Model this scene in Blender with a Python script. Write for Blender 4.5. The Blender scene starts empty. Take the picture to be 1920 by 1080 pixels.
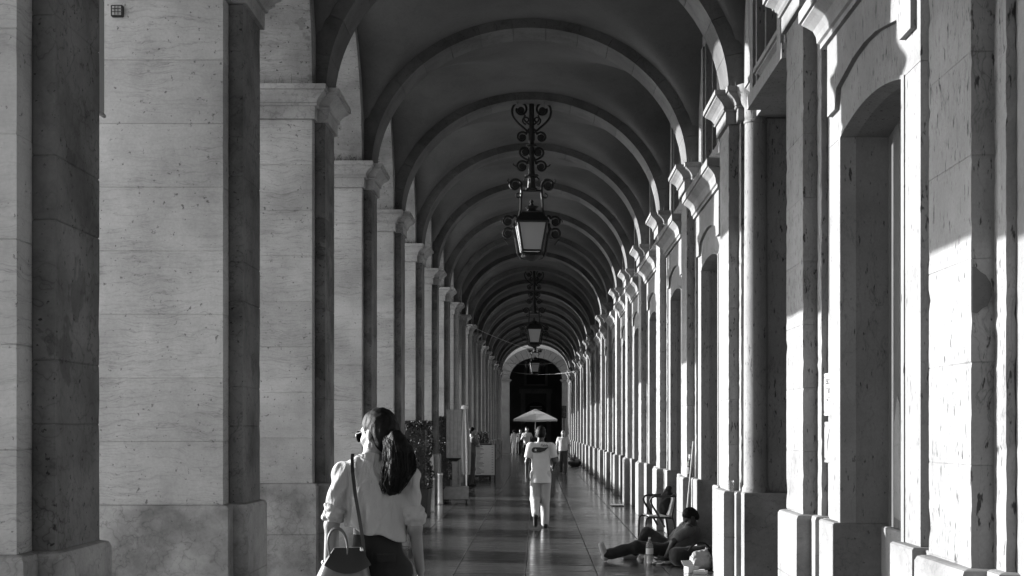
import bpy, math, random
import numpy as np
from mathutils import Vector, Matrix, Euler
random.seed(7)
R = math.radians
scn = bpy.context.scene
col = scn.collection

# ---------------------------------------------------------------- camera
F_PX, VPX, VPY, CAM_H = 2500.0, 1006.0, 804.0, 1.72
cd = bpy.data.cameras.new('camera'); cam = bpy.data.objects.new('camera', cd); col.objects.link(cam)
cam.location = (0, 0, CAM_H); cam.rotation_euler = (R(90), 0, 0)
cd.sensor_width = 36; cd.lens = 36 * F_PX / 1920
cd.shift_x = -(VPX - 960) / 1920; cd.shift_y = (VPY - 540) / 1920
cd.clip_start = 0.1; cd.clip_end = 3000
scn.camera = cam
# ---------------------------------------------------------------- sky, sun, exposure
SUN_A, SUN_E = R(20.0), R(12.9)          # angle from the corridor's normal, elevation
to_sun = Vector((-math.cos(SUN_A) * math.cos(SUN_E), math.sin(SUN_A) * math.cos(SUN_E), math.sin(SUN_E)))
w = bpy.data.worlds.new('World'); scn.world = w; w.use_nodes = True
nt = w.node_tree; nt.nodes.clear()
sky = nt.nodes.new('ShaderNodeTexSky'); sky.sky_type = 'NISHITA'; sky.sun_disc = False
sky.sun_elevation = SUN_E; sky.sun_rotation = math.atan2(to_sun.x, to_sun.y) % (2 * math.pi)
bw = nt.nodes.new('ShaderNodeRGBToBW'); bg = nt.nodes.new('ShaderNodeBackground'); wo = nt.nodes.new('ShaderNodeOutputWorld')
nt.links.new(sky.outputs[0], bw.inputs[0]); nt.links.new(bw.outputs[0], bg.inputs[0]); nt.links.new(bg.outputs[0], wo.inputs[0])
bg.inputs[1].default_value = 0.125
sd = bpy.data.lights.new('sun', 'SUN'); sun = bpy.data.objects.new('sun', sd); col.objects.link(sun)
sd.energy = 3.6; sd.angle = R(0.5); sd.color = (1, 1, 1)
sun.rotation_euler = (-to_sun).to_track_quat('-Z', 'Y').to_euler(); sun.location = (-30, 20, 20)
vs = scn.view_settings
vs.view_transform = 'Standard'; vs.look = 'None'; vs.exposure = 2.08; vs.gamma = 1.0; vs.use_curve_mapping = False
scn.cycles.use_denoising = True
scn.cycles.max_bounces = 8; scn.cycles.diffuse_bounces = 1; scn.cycles.glossy_bounces = 3
scn.cycles.sample_clamp_indirect = 6.0

# ================================================================ materials
MATS = {}
class NB:
    def __init__(s, name):
        s.m = bpy.data.materials.new(name); s.m.use_nodes = True; s.t = s.m.node_tree; s.t.nodes.clear()
        s.out = s.n('OutputMaterial'); s.b = s.n('BsdfPrincipled'); s.l(s.b.outputs[0], s.out.inputs[0]); MATS[name] = s.m
    def n(s, k, **kw):
        o = s.t.nodes.new('ShaderNode' + k)
        for a, v in kw.items(): setattr(o, a, v)
        return o
    def l(s, a, b): s.t.links.new(a, b)
    def pos(s, scale=(1, 1, 1), obj=False):
        g = s.n('TexCoord').outputs['Object'] if obj else s.n('NewGeometry').outputs['Position']
        v = s.n('VectorMath', operation='MULTIPLY'); s.l(g, v.inputs[0]); v.inputs[1].default_value = scale
        return v.outputs[0]
    def noise(s, vec, scale, detail=4, rough=.55, dist=0.0):
        n = s.n('TexNoise'); s.l(vec, n.inputs['Vector']); n.inputs['Scale'].default_value = scale
        n.inputs['Detail'].default_value = detail; n.inputs['Roughness'].default_value = rough; n.inputs['Distortion'].default_value = dist
        return n.outputs['Fac']
    def ramp(s, fac, pts):
        r = s.n('ValToRGB'); e = r.color_ramp.elements
        while len(e) < len(pts): e.new(.5)
        for i, (p, v) in enumerate(pts): e[i].position = p; e[i].color = (v, v, v, 1)
        s.l(fac, r.inputs[0]); return r.outputs[0]
    def math(s, op, a, b=None):
        m = s.n('Math', operation=op)
        for i, v in enumerate((a, b)):
            if v is None: continue
            if isinstance(v, (int, float)): m.inputs[i].default_value = v
            else: s.l(v, m.inputs[i])
        return m.outputs[0]
    def bump(s, h, strength, dist=.01):
        b = s.n('Bump'); b.inputs['Strength'].default_value = strength; b.inputs['Distance'].default_value = dist
        s.l(h, b.inputs['Height']); s.l(b.outputs[0], s.b.inputs['Normal'])
    def set(s, base=None, rough=None, metal=None, spec=None):
        if base is not None:
            if isinstance(base, (int, float)): s.b.inputs['Base Color'].default_value = (base, base, base, 1)
            else: s.l(base, s.b.inputs['Base Color'])
        if rough is not None:
            if isinstance(rough, (int, float)): s.b.inputs['Roughness'].default_value = rough
            else: s.l(rough, s.b.inputs['Roughness'])
        if metal is not None: s.b.inputs['Metallic'].default_value = metal
        if spec is not None: s.b.inputs['Specular IOR Level'].default_value = spec
        return s.m

def stone(name, base, vein_dir='h', vein=.55, pits=.6, stain=.35, joint=0.0, rough=.75, patch=0.0, pit_at=0.0):
    b = NB(name)
    if vein_dir == 'h': sc, sc2 = (.75, .75, 13.0), (1.4, 1.4, 25.0)
    elif vein_dir == 'v': sc, sc2 = (7.0, 7.0, 1.6), (13.0, 13.0, 3.0)
    else: sc, sc2 = (3, 3, 3), (6, 6, 6)
    p0 = b.pos()
    # waviness: veins run level but wander up and down
    wv = b.math('ADD', b.math('MULTIPLY', b.math('SUBTRACT', b.noise(b.pos((1, 1, 1)), 1.6, 2), .5), .22), b.math('MULTIPLY', b.math('SUBTRACT', b.noise(b.pos((1, 1, 1.5)), 9.0, 3), .5), .055))
    cx_ = b.n('CombineXYZ'); b.l(wv, cx_.inputs[2 if vein_dir == 'h' else 0])
    ad = b.n('VectorMath', operation='ADD'); b.l(p0, ad.inputs[0]); b.l(cx_.outputs[0], ad.inputs[1])
    def scaled(k_):
        v_ = b.n('VectorMath', operation='MULTIPLY'); b.l(ad.outputs[0], v_.inputs[0]); v_.inputs[1].default_value = k_; return v_.outputs[0]
    p1, p2 = scaled(sc), scaled(sc2)
    n1 = b.noise(p1, 1.3, 3, .5, 0)
    v1 = b.ramp(n1, [(.462, 1), (.489, 1 - vein * .3), (.496, 1 - vein), (.503, 1 - vein * .25), (.535, 1)])
    n2 = b.noise(p2, 1.4, 3, .5, 0)
    v2 = b.ramp(n2, [(.43, 1), (.452, 1 - vein * .6), (.468, 1)])
    msk = b.ramp(b.noise(p0, .9, 3), [(.38, 0), (.6, 1)])
    # veins fade in and out over the stone
    v = b.math('MULTIPLY', v1, v2)
    v = b.math('ADD', b.math('MULTIPLY', v, msk), b.math('SUBTRACT', 1, b.math('MULTIPLY', msk, 1.0)))
    v = b.math('ADD', b.math('MULTIPLY', v, .75), b.math('MULTIPLY', b.math('MULTIPLY', v1, v2), .25))
    tone = b.ramp(b.noise(p0, 1.7, 6, .6), [(.28, 1 - stain), (.62, 1.06)])
    grain = b.ramp(b.noise(p0, 55, 3, .7), [(.3, .9), (.7, 1.06)])
    psc = (26, 26, 26) if vein_dir != 'v' else (34, 34, 9)
    pn = b.noise(b.pos(psc), 1.0, 3, .6)
    pit = b.ramp(pn, [(.27 + pit_at, 1 - pits), (.335 + pit_at, 1)])
    oi = b.n('ObjectInfo')
    rnd = b.math('ADD', b.math('MULTIPLY', oi.outputs['Random'], .16), .90)
    c = b.math('MULTIPLY', b.math('MULTIPLY', v, tone), b.math('MULTIPLY', grain, pit))
    c = b.math('MULTIPLY', b.math('MULTIPLY', c, rnd), base)
    if patch:
        pm = b.ramp(b.noise(p0, 1.1, 5, .65), [(.60, 0), (.615, 1)])
        c = b.math('MULTIPLY', c, b.math('SUBTRACT', 1, b.math('MULTIPLY', pm, patch)))
    if joint:
        sx = b.n('SeparateXYZ'); b.l(p0, sx.inputs[0])
        fr = b.math('FRACT', b.math('DIVIDE', b.math('SUBTRACT', sx.outputs[2], .06), joint))
        jm = b.ramp(fr, [(.0, .5), (.02, 1)]); c = b.math('MULTIPLY', c, jm)
    hgt = b.math('ADD', b.math('MULTIPLY', v, .5), b.math('ADD', b.math('MULTIPLY', pit, .6), b.math('MULTIPLY', grain, .5)))
    b.bump(hgt, .35, .006)
    return b.set(c, rough, spec=.3)

stone('stone_pier', .44, 'h', .42, .6, .34, pit_at=.02)  # lighter copy for the pier bodies: daylight on the jambs put into the colour
stone('stone_return_shaded', .18, 'n', .6, .8, .75, pit_at=.03, patch=.35)  # stained, and a darker copy: corridor-side shade put into the colour
stone('stone_capital_pier', .38, 'n', .3, .6, .45)  # capital stone lightened for the piers, painting in the daylight they catch
stone('stone_pier_far', .34, 'h', .35, .4, .22, joint=.485)
stone('stone_pilaster', .21, 'v', .5, .85, .25, pit_at=.06)
stone('stone_pilaster_far', .20, 'v', .3, .5, .2, joint=.485)
stone('stone_plinth', .22, 'n', .35, .6, .5)
stone('stone_plinth_pier', .38, 'n', .4, .6, .75)  # plinth stone lightened for the piers, so the jamb's brightness is in the colour
stone('stone_trim', .20, 'v', .4, .8, .25, pit_at=.04)
stone('stone_capital', .22, 'n', .3, .7, .45)
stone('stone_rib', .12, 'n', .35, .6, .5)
stone('stone_arch', .33, 'h', .4, .8, .6, pit_at=.03, patch=.3)
stone('stone_end', .15, 'n', .2, .4, .25)

def plaster(name, base, stain=.3, peel=.25, rough=.85):
    b = NB(name); p0 = b.pos()
    tone = b.ramp(b.noise(p0, .7, 6, .6), [(.3, 1 - stain), (.65, 1.08)])
    fine = b.ramp(b.noise(p0, 30, 4), [(.3, .94), (.7, 1.04)])
    pl = b.ramp(b.noise(p0, .55, 6, .7), [(.66, 1), (.675, 1 + peel)])
    crack = b.ramp(b.noise(b.pos((1.3, 1.3, 1.3)), 1.2, 7, .7, .4), [(.494, 1), (.5, .8), (.506, 1)])
    c = b.math('MULTIPLY', b.math('MULTIPLY', tone, fine), b.math('MULTIPLY', pl, crack))
    c = b.math('MULTIPLY', c, base); b.bump(b.math('ADD', fine, pl), .25, .01)
    return b.set(c, rough, spec=.2)
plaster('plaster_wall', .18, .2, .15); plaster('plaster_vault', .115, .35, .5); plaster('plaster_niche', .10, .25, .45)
plaster('facade', .45, .2, .1)

def floor_mat(name, base, rough=.2, joints=False):
    b = NB(name); p0 = b.pos()
    n = b.noise(b.pos((1.2, 4.5, 1)), 1.0, 5, .6)
    tone = b.ramp(n, [(.25, .55), (.7, 1.25)])
    oi = b.n('ObjectInfo'); rnd = b.math('ADD', b.math('MULTIPLY', oi.outputs['Random'], .6), .7)
    c = b.math('MULTIPLY', b.math('MULTIPLY', tone, rnd), base)
    if joints:
        br = b.n('TexBrick'); b.l(b.pos((1 / .85, 1 / 1.3, 1)), br.inputs['Vector'])
        br.inputs['Scale'].default_value = 1; br.inputs['Brick Width'].default_value = 1; br.inputs['Row Height'].default_value = 1
        br.inputs['Mortar Size'].default_value = .006; br.offset = 0
        for i, v in enumerate((.9, 1.1, .35)): br.inputs[i + 1].default_value = (v, v, v, 1)
        c = b.math('MULTIPLY', c, br.outputs['Color'])
    wear = b.noise(b.pos((2, 9, 1)), 1.2, 5, .65)
    r = b.ramp(wear, [(.3, rough - .08), (.7, rough + .16)])
    wav = b.math('ADD', b.math('MULTIPLY', b.noise(b.pos((2.2, 16, 1)), 1.0, 4, .6), 1.0), b.math('MULTIPLY', b.noise(p0, 40, 2), .06))
    b.bump(wav, .16, .006)
    return b.set(c, r, spec=.5)
floor_mat('floor_tile', .045, .14); floor_mat('floor_far', .045, .16, True); NB('floor_joint').set(.02, .9)
floor_mat('paving', .42, .6, True)

def simple(name, base, rough=.6, metal=0.0, spec=.4, var=.15, sc=14, bump=.0):
    b = NB(name)
    t = b.ramp(b.noise(b.pos(obj=True), sc, 4), [(.3, base * (1 - var)), (.7, base * (1 + var))])
    if bump: b.bump(b.noise(b.pos(obj=True), sc * 3, 3), bump, .004)
    return b.set(t, rough, metal, spec)
simple('iron', .018, .55, .3, .4); simple('steel', .45, .28, 1.0); simple('white_paint', .45, .5, var=.06); simple('grey_paint', .22, .5)
simple('black', .007, .6); simple('dark_wood', .03, .5, var=.4); simple('skin_light', .2, .5, var=.05); simple('skin_dark', .035, .45, var=.1)
simple('skin_mid', .22, .5, var=.06); simple('hair_dark', .005, .55, spec=.14, var=.5, sc=60, bump=.5); simple('hair_grey', .25, .6)
def cloth(name, base, fold=.5, sc=9, weave=True, rough=.85, trans=0):
    b = NB(name); po = b.pos(obj=True)
    t = b.ramp(b.noise(po, 6, 4), [(.3, base * .93), (.7, base * 1.05)])
    wv = b.noise(b.pos((300, 300, 60), obj=True), 1.0, 2)
    h = b.math('ADD', b.math('MULTIPLY', b.noise(b.pos((sc, sc, sc * .45), obj=True), 1.0, 3, .5, .6), 1.0), b.math('MULTIPLY', wv, .03))
    b.bump(h, fold, .03); b.set(t, rough, spec=.2)
    b.b.inputs['Sheen Weight'].default_value = .15
    return b.m
cloth('shirt_linen', .36, .8, 16); cloth('trouser_black', .016, .4); cloth('tee_white', .50, .35, 10); cloth('trouser_white', .38, .6, 11)
cloth('tee_grey', .10, .5); cloth('trouser_grey', .06, .5); cloth('jeans', .012, .6, 14); cloth('polo', .48, .4); cloth('dark_cloth', .012, .5)
cloth('canvas', .34, .2, 2); cloth('banner_cloth', .34, .2, 2); cloth('shoe', .06, .1); cloth('pale_cloth', .40, .5); cloth('shoe_pale', .30, .2)
simple('leather', .11, .30, 0, .5, var=.06, sc=40); simple('leather_dark', .02, .35, 0, .5); simple('gold', .55, .25, 1.0); simple('lens', .006, .08, 0, .6)
simple('foliage', .012, .5, 0, .4, .5, 8); simple('weed', .06, .7, var=.5); simple('planter', .02, .7); simple('bag_white', .18, .5, var=.05)
simple('paper', .5, .8, var=.05); simple('ink', .03, .8); simple('plaque_dark', .22, .35); simple('black_bag', .012, .35, spec=.5)
b = NB('plastic_clear'); b.set(.75, .12); b.b.inputs['Transmission Weight'].default_value = .85; b.b.inputs['IOR'].default_value = 1.2
b = NB('bottle_glass'); b.set(.02, .08, spec=.6); b.b.inputs['Transmission Weight'].default_value = .4
b = NB('frosted_glass'); b.set(.65, .45)                      # milky pane: passes the daylight from behind
tr = b.n('BsdfTranslucent'); tr.inputs[0].default_value = (.5, .5, .5, 1)
mx = b.n('MixShader'); mx.inputs[0].default_value = .55
b.l(b.b.outputs[0], mx.inputs[1]); b.l(tr.outputs[0], mx.inputs[2]); b.l(mx.outputs[0], b.out.inputs[0])
b = NB('check_paper'); ck = b.n('TexChecker'); b.l(b.pos(obj=True), ck.inputs[0]); ck.inputs['Scale'].default_value = 90
ck.inputs[1].default_value = (.6, .6, .6, 1); ck.inputs[2].default_value = (.08, .08, .08, 1); b.set(ck.outputs[0], .7)

# ================================================================ helpers
def link(name, me, mat=None, parent=None, loc=(0, 0, 0), rot=(0, 0, 0)):
    o = bpy.data.objects.new(name, me); col.objects.link(o)
    if mat and me and not me.materials: me.materials.append(MATS[mat])
    o.location = loc; o.rotation_euler = rot
    if parent: o.parent = parent
    return o
def tag(o, label=None, cat=None, group=None, kind=None):
    for k, v in (('label', label), ('category', cat), ('group', group), ('kind', kind)):
        if v: o[k] = v
    return o
def empty(name, loc=(0, 0, 0), rz=0, label=None, cat=None, group=None):
    o = bpy.data.objects.new(name, None); col.objects.link(o); o.location = loc; o.rotation_euler = (0, 0, rz)
    o.empty_display_size = .1
    return tag(o, label, cat, group)
def copy_tree(o, parent=None):
    c = o.copy(); col.objects.link(c)
    if parent: c.parent = parent
    for ch in list(o.children): copy_tree(ch, c)
    return c

class MB:
    def __init__(s): s.v = []; s.f = []
    def add(s, v, f):
        n = len(s.v); s.v += [tuple(p) for p in v]; s.f += [tuple(i + n for i in q) for q in f]; return s
    def box(s, x0, x1, y0, y1, z0, z1, c=0.0):
        if c <= 0:
            v = [(x, y, z) for z in (z0, z1) for y in (y0, y1) for x in (x0, x1)]
            return s.add(v, [(0, 2, 3, 1), (4, 5, 7, 6), (0, 1, 5, 4), (2, 6, 7, 3), (0, 4, 6, 2), (1, 3, 7, 5)])
        return s.rings([[(x0 + d, y0 + d, z), (x1 - d, y0 + d, z), (x1 - d, y1 - d, z), (x0 + d, y1 - d, z)]
                        for d, z in ((c, z0), (0, z0 + c), (0, z1 - c), (c, z1))])
    def rings(s, rs, cap=True, closed=True):
        n = len(rs[0]); v = [p for r in rs for p in r]; f = []
        for i in range(len(rs) - 1):
            for j in range(n if closed else n - 1):
                k = (j + 1) % n; f.append((i * n + j, i * n + k, (i + 1) * n + k, (i + 1) * n + j))
        if cap: f.append(tuple(range(n - 1, -1, -1))); f.append(tuple(range((len(rs) - 1) * n, len(rs) * n)))
        return s.add(v, f)
    def tube(s, pts, r, n=8, cap=True):
        pts = [Vector(p) for p in pts]; m = len(pts); rr = r if isinstance(r, (list, tuple)) else [r] * m
        t0 = (pts[1] - pts[0]).normalized(); up = Vector((0, 0, 1)) if abs(t0.z) < .9 else Vector((0, 1, 0))
        nrm = t0.cross(up).normalized(); rs = []
        for i in range(m):
            t = (pts[min(i + 1, m - 1)] - pts[max(i - 1, 0)]).normalized()
            nrm = (nrm - t * nrm.dot(t)).normalized(); bn = t.cross(nrm)
            rs.append([pts[i] + (nrm * math.cos(2 * math.pi * k / n) + bn * math.sin(2 * math.pi * k / n)) * rr[i] for k in range(n)])
        return s.rings(rs, cap)
    def lathe(s, prof, c=(0, 0, 0), n=20):
        return s.rings([[(c[0] + r * math.cos(2 * math.pi * k / n), c[1] + r * math.sin(2 * math.pi * k / n), c[2] + z) for k in range(n)] for r, z in prof])
    def ball(s, c, r, n=10):
        r = r if isinstance(r, (tuple, list)) else (r, r, r)
        return s.rings([[(c[0] + r[0] * math.sin(t) * math.cos(2 * math.pi * k / n), c[1] + r[1] * math.sin(t) * math.sin(2 * math.pi * k / n), c[2] - r[2] * math.cos(t))
                         for k in range(n)] for t in [math.pi * (i + .02) / (n * .5 + .04) for i in range(n // 2 + 1)]])
    def mesh(s, name, smooth=False):
        me = bpy.data.meshes.new(name); me.from_pydata(s.v, [], s.f); me.update()
        if smooth:
            me.polygons.foreach_set('use_smooth', [True] * len(me.polygons))
            try: me.set_sharp_from_angle(angle=R(40))
            except Exception: pass
        return me
    def build(s, name, mat, parent=None, loc=(0, 0, 0), rot=(0, 0, 0), smooth=False):
        return link(name, s.mesh(name, smooth), mat, parent, loc, rot)

def offset_poly(poly, d):
    """mitred outward offset of a counter-clockwise polygon"""
    n = len(poly); out = []
    for i in range(n):
        p0, p1, p2 = poly[i - 1], poly[i], poly[(i + 1) % n]
        e1 = Vector((p1[0] - p0[0], p1[1] - p0[1])).normalized(); e2 = Vector((p2[0] - p1[0], p2[1] - p1[1])).normalized()
        n1, n2 = Vector((e1.y, -e1.x)), Vector((e2.y, -e2.x)); m = n1 + n2
        m = m / max(.2, m.dot(n1)); out.append((p1[0] + m.x * d, p1[1] + m.y * d))
    return out
def profile_ring(mb, poly, prof):
    return mb.rings([[(x, y, z) for x, y in offset_poly(poly, d)] for d, z in prof])
def stone_course(poly, z0, z1, c=.005, chips=0, seed=0):
    """one course of masonry with arrises eased, corners chipped when chips > 0"""
    rnd = random.Random(seed); mb = MB(); rs = [[(x, y, z0) for x, y in offset_poly(poly, -c)]]; amp = 1.0 if seed >= 100 else .4
    lv = [z0 + c, z1 - c] if not chips else [z0 + c] + [z0 + (z1 - z0) * (i + rnd.uniform(.2, .8)) / chips for i in range(chips)] + [z1 - c]
    for z in lv:
        pl = offset_poly(poly, 0)
        if chips:
            cx = sum(p[0] for p in pl) / len(pl); cy = sum(p[1] for p in pl) / len(pl)
            q = []
            for x, y in pl:
                d = rnd.uniform(0, .0014) if rnd.random() < .8 else rnd.uniform(.002, .008)
                q.append((x + (d if x < cx else -d) * amp, y + (d if y < cy else -d) * amp))
            pl = q
        rs.append([(x, y, z) for x, y in pl])
    rs.append([(x, y, z1) for x, y in offset_poly(poly, -c)])
    return mb.rings(rs)
def arch_panel(mb, axis, u0, u1, uc, half, zs, rise, ztop, t0, t1, n=24):
    """slab with an arched opening in its lower edge; spans u0..u1 along the axis ('x' or 'y'), t0..t1 across"""
    cur = [(u0, zs)] if u0 < uc - half - 1e-6 else []
    cur += [(uc - half * math.cos(math.pi * i / n), zs + rise * math.sin(math.pi * i / n)) for i in range(n + 1)]
    if u1 > uc + half + 1e-6: cur.append((u1, zs))
    P = (lambda u, t, z: (t, u, z)) if axis == 'y' else (lambda u, t, z: (u, t, z))
    m = len(cur); v = []
    for u, z in cur: v += [P(u, t0, z), P(u, t1, z), P(u, t1, ztop), P(u, t0, ztop)]
    f = []
    for i in range(m - 1):
        a, c = i * 4, (i + 1) * 4
        f += [(a, c, c + 1, a + 1), (a + 1, c + 1, c + 2, a + 2), (a + 2, c + 2, c + 3, a + 3), (a + 3, c + 3, c, a)]
    f += [(0, 1, 2, 3), ((m - 1) * 4 + 3, (m - 1) * 4 + 2, (m - 1) * 4 + 1, (m - 1) * 4)]
    return mb.add(v, f)

# ================================================================ signed-distance modelling of bodies and cloth
_rng = np.random.RandomState(3); _LAT = _rng.rand(32, 32, 32).astype(np.float32)
def vnoise(x, y, z):
    xi, yi, zi = np.floor(x).astype(int), np.floor(y).astype(int), np.floor(z).astype(int)
    fx, fy, fz = x - xi, y - yi, z - zi; fx, fy, fz = [t * t * (3 - 2 * t) for t in (fx, fy, fz)]
    g = lambda a, b_, c: _LAT[(xi + a) % 32, (yi + b_) % 32, (zi + c) % 32]
    l = lambda p, q, t: p + (q - p) * t
    return l(l(l(g(0, 0, 0), g(1, 0, 0), fx), l(g(0, 1, 0), g(1, 1, 0), fx), fy), l(l(g(0, 0, 1), g(1, 0, 1), fx), l(g(0, 1, 1), g(1, 1, 1), fx), fy), fz) - .5
class Sdf:
    def __init__(s, lo, hi, h):
        s.lo = np.array(lo, float); s.h = h; s.n = np.ceil((np.array(hi) - s.lo) / h).astype(int) + 1
        s.d = np.full(s.n, .5, np.float32)
        s.ax = [s.lo[i] + h * np.arange(s.n[i]) for i in range(3)]
    def sub_grid(s, lo, hi):
        i0 = np.clip(np.floor((np.array(lo) - s.lo) / s.h).astype(int), 0, s.n); i1 = np.clip(np.ceil((np.array(hi) - s.lo) / s.h).astype(int) + 1, 0, s.n)
        sl = tuple(slice(a, b_) for a, b_ in zip(i0, i1))
        return sl, np.meshgrid(*[s.ax[i][sl[i]] for i in range(3)], indexing='ij')
    def mix(s, sl, d, k, cut):
        a = s.d[sl]
        if cut: s.d[sl] = np.maximum(a, -d)
        else: hh = np.clip(.5 + .5 * (d - a) / k, 0, 1); s.d[sl] = d + (a - d) * hh - k * hh * (1 - hh)
    def cone(s, a, b_, ra, rb, k=.02, sy=1.0, cut=False):
        a, b_ = np.array(a, float), np.array(b_, float); m = max(ra, rb) + k * 2 + .03
        sl, (x, y, z) = s.sub_grid(np.minimum(a, b_) - m, np.maximum(a, b_) + m)
        ab = b_ - a; abq = ab * np.array([1, 1 / sy, 1]); px, py, pz = x - a[0], (y - a[1]) / sy, z - a[2]
        t = np.clip((px * abq[0] + py * abq[1] + pz * abq[2]) / max(abq @ abq, 1e-9), 0, 1)
        d = np.sqrt((px - t * abq[0]) ** 2 + (py - t * abq[1]) ** 2 + (pz - t * abq[2]) ** 2) - (ra + (rb - ra) * t)
        s.mix(sl, d * min(1, sy * 1.15 if sy < 1 else 1), k, cut); return s
    def chain(s, pts, rs, k=.02, sy=1.0):
        for i in range(len(pts) - 1): s.cone(pts[i], pts[i + 1], rs[i], rs[i + 1], k, sy)
        return s
    def ell(s, c, r, M=None, k=.02, cut=False):
        c, r = np.array(c, float), np.array(r, float); m = r.max() + k * 2 + .03
        sl, (x, y, z) = s.sub_grid(c - m, c + m); p = np.stack([x - c[0], y - c[1], z - c[2]], -1)
        if M is not None: p = p @ np.array(M)          # rotate world offsets into the ellipsoid's axes
        q = np.sqrt(((p / r) ** 2).sum(-1)); d = (q - 1) * r.min() * (.5 + .5 * min(1, r.max() / r.min() * .6))
        s.mix(sl, d, k, cut); return s
    def fold(s, amp, sc, off=0.0):
        X, Y, Z = np.meshgrid(*s.ax, indexing='ij')
        s.d += (amp * (vnoise(X * sc[0] + off, Y * sc[1] + 5, Z * sc[2]) + .5 * vnoise(X * sc[0] * 2.1 + 3, Y * sc[1] * 2.1, Z * sc[2] * 2.1 + off))).astype(np.float32); return s
    def keep(s, nrm, c):
        """keep the half space nrm.p < c"""
        X, Y, Z = np.meshgrid(*s.ax, indexing='ij'); s.d = np.maximum(s.d, (X * nrm[0] + Y * nrm[1] + Z * nrm[2] - c).astype(np.float32)); return s
    def mesh(s, name):
        d = np.pad(s.d, 1, constant_values=.5); ins = d < 0; lo = s.lo - s.h
        c = [(i, j, k) for i in (0, 1) for j in (0, 1) for k in (0, 1)]; N = np.array(d.shape) - 1
        vw = lambda a, o: a[o[0]:o[0] + N[0], o[1]:o[1] + N[1], o[2]:o[2] + N[2]]
        cnt = sum(vw(ins, o).astype(np.int8) for o in c); act = (cnt > 0) & (cnt < 8); idx = np.argwhere(act)
        pos = np.zeros((len(idx), 3)); num = np.zeros(len(idx))
        vals = {o: vw(d, o)[act] for o in c}
        for o in c:
            for a in range(3):
                if o[a]: continue
                o2 = list(o); o2[a] = 1; o2 = tuple(o2); va, vb = vals[o], vals[o2]; cr = (va < 0) != (vb < 0)
                t = np.where(cr, va / np.where(cr, va - vb, 1), 0); p = np.tile(np.array(o, float), (len(idx), 1)); p[:, a] += t
                pos[cr] += p[cr]; num[cr] += 1
        pos = (idx + pos / num[:, None]) * s.h + lo
        vid = -np.ones(N, int); vid[tuple(idx.T)] = np.arange(len(idx)); F = []
        for a in range(3):
            o = [0, 0, 0]; sl0 = [slice(1, n) for n in N]; sl1 = list(sl0); sl0[a] = slice(0, N[a]); sl1[a] = slice(1, N[a] + 1)
            A, B = ins[tuple(sl0)], ins[tuple(sl1)]; e = np.argwhere(A != B)
            if not len(e): continue
            fl = A[tuple(e.T)]; base = e.copy()
            for q in range(3):
                if q != a: base[:, q] += 1
            u, v_ = (a + 1) % 3, (a + 2) % 3; du = np.zeros(3, int); dv = np.zeros(3, int); du[u] = 1; dv[v_] = 1
            g = lambda w_: vid[tuple(w_.T)]
            q4 = np.stack([g(base - du - dv), g(base - dv), g(base), g(base - du)], 1)
            q4[~fl] = q4[~fl][:, ::-1]; F.append(q4[(q4 >= 0).all(1)])
        F = np.concatenate(F); me = bpy.data.meshes.new(name)
        me.vertices.add(len(pos)); me.vertices.foreach_set('co', pos.ravel()); me.loops.add(F.size); me.loops.foreach_set('vertex_index', F.ravel())
        me.polygons.add(len(F)); me.polygons.foreach_set('loop_start', np.arange(0, F.size, 4)); me.polygons.foreach_set('loop_total', np.full(len(F), 4))
        me.update(calc_edges=True); me.validate(); me.polygons.foreach_set('use_smooth', [True] * len(me.polygons)); return me
    def build(s, name, mat, parent): return link(name, s.mesh(name), mat, parent)

# ================================================================ THE SETTING
BAY = 4.05
KMIN, KMAX = -5, 21
yl = lambda k: 6.66 + (k - 1) * BAY        # centre of a pier on the open side
yr = lambda k: 6.76 + (k - 1) * BAY        # centre of a pilaster on the wall side
ym = lambda k: 6.71 + (k - 1) * BAY        # centre of a vault rib
Y0, Y1 = ym(KMIN) - 1.0, ym(KMAX) + .5
CAP0, CAP1 = 5.03, 5.37

# ---- ground
tag(MB().add([(-900, -600, -.16), (900, -600, -.16), (900, 1500, -.16), (-900, 1500, -.16)], [(0, 1, 2, 3)]).build('ground', 'paving'), kind='structure',
    label='open paved square beside the arcade')
fl = MB().box(-2.70, 3.2, Y0, 50.2, -.3, -.012).build('floor', 'floor_joint'); tag(fl, 'polished dark stone slab floor of the arcade walk', kind='structure')
MB().box(-3.9, -2.703, Y0, 50.2, -.3, 0).build('edge_slab', 'floor_far', fl)
MB().box(-3.9, 3.2, 50.203, 104, -.3, 0).build('distant_paving', 'floor_far', fl)
xs = [-2.70, -1.83, -.98, -.13, .72, 1.57, 2.30]; tiles = {}
for ci in range(6):
    wd = xs[ci + 1] - xs[ci]; yy = 4.0 + random.uniform(0, 1.2)
    while yy < 50.0:
        ln = random.choice((1.05, 1.2, 1.35, 1.5)) * (1.5 if ci in (0, 5) else 1)
        y1 = min(yy + ln, 50.2)
        if 50.2 - y1 < .4: y1 = 50.2
        key = (ci, round(y1 - yy, 3))
        if key not in tiles:
            tiles[key] = MB().box(-wd / 2 + .005, wd / 2 - .005, -(y1 - yy) / 2 + .005, (y1 - yy) / 2 - .005, -.011, 0, .003).mesh('floor_tile')
        link('floor_tile', tiles[key], 'floor_tile', fl, ((xs[ci] + xs[ci + 1]) / 2, (yy + y1) / 2, random.uniform(-.0012, .0008)),
             (random.gauss(0, .0012), random.gauss(0, .0010), 0))
        yy = y1

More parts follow.
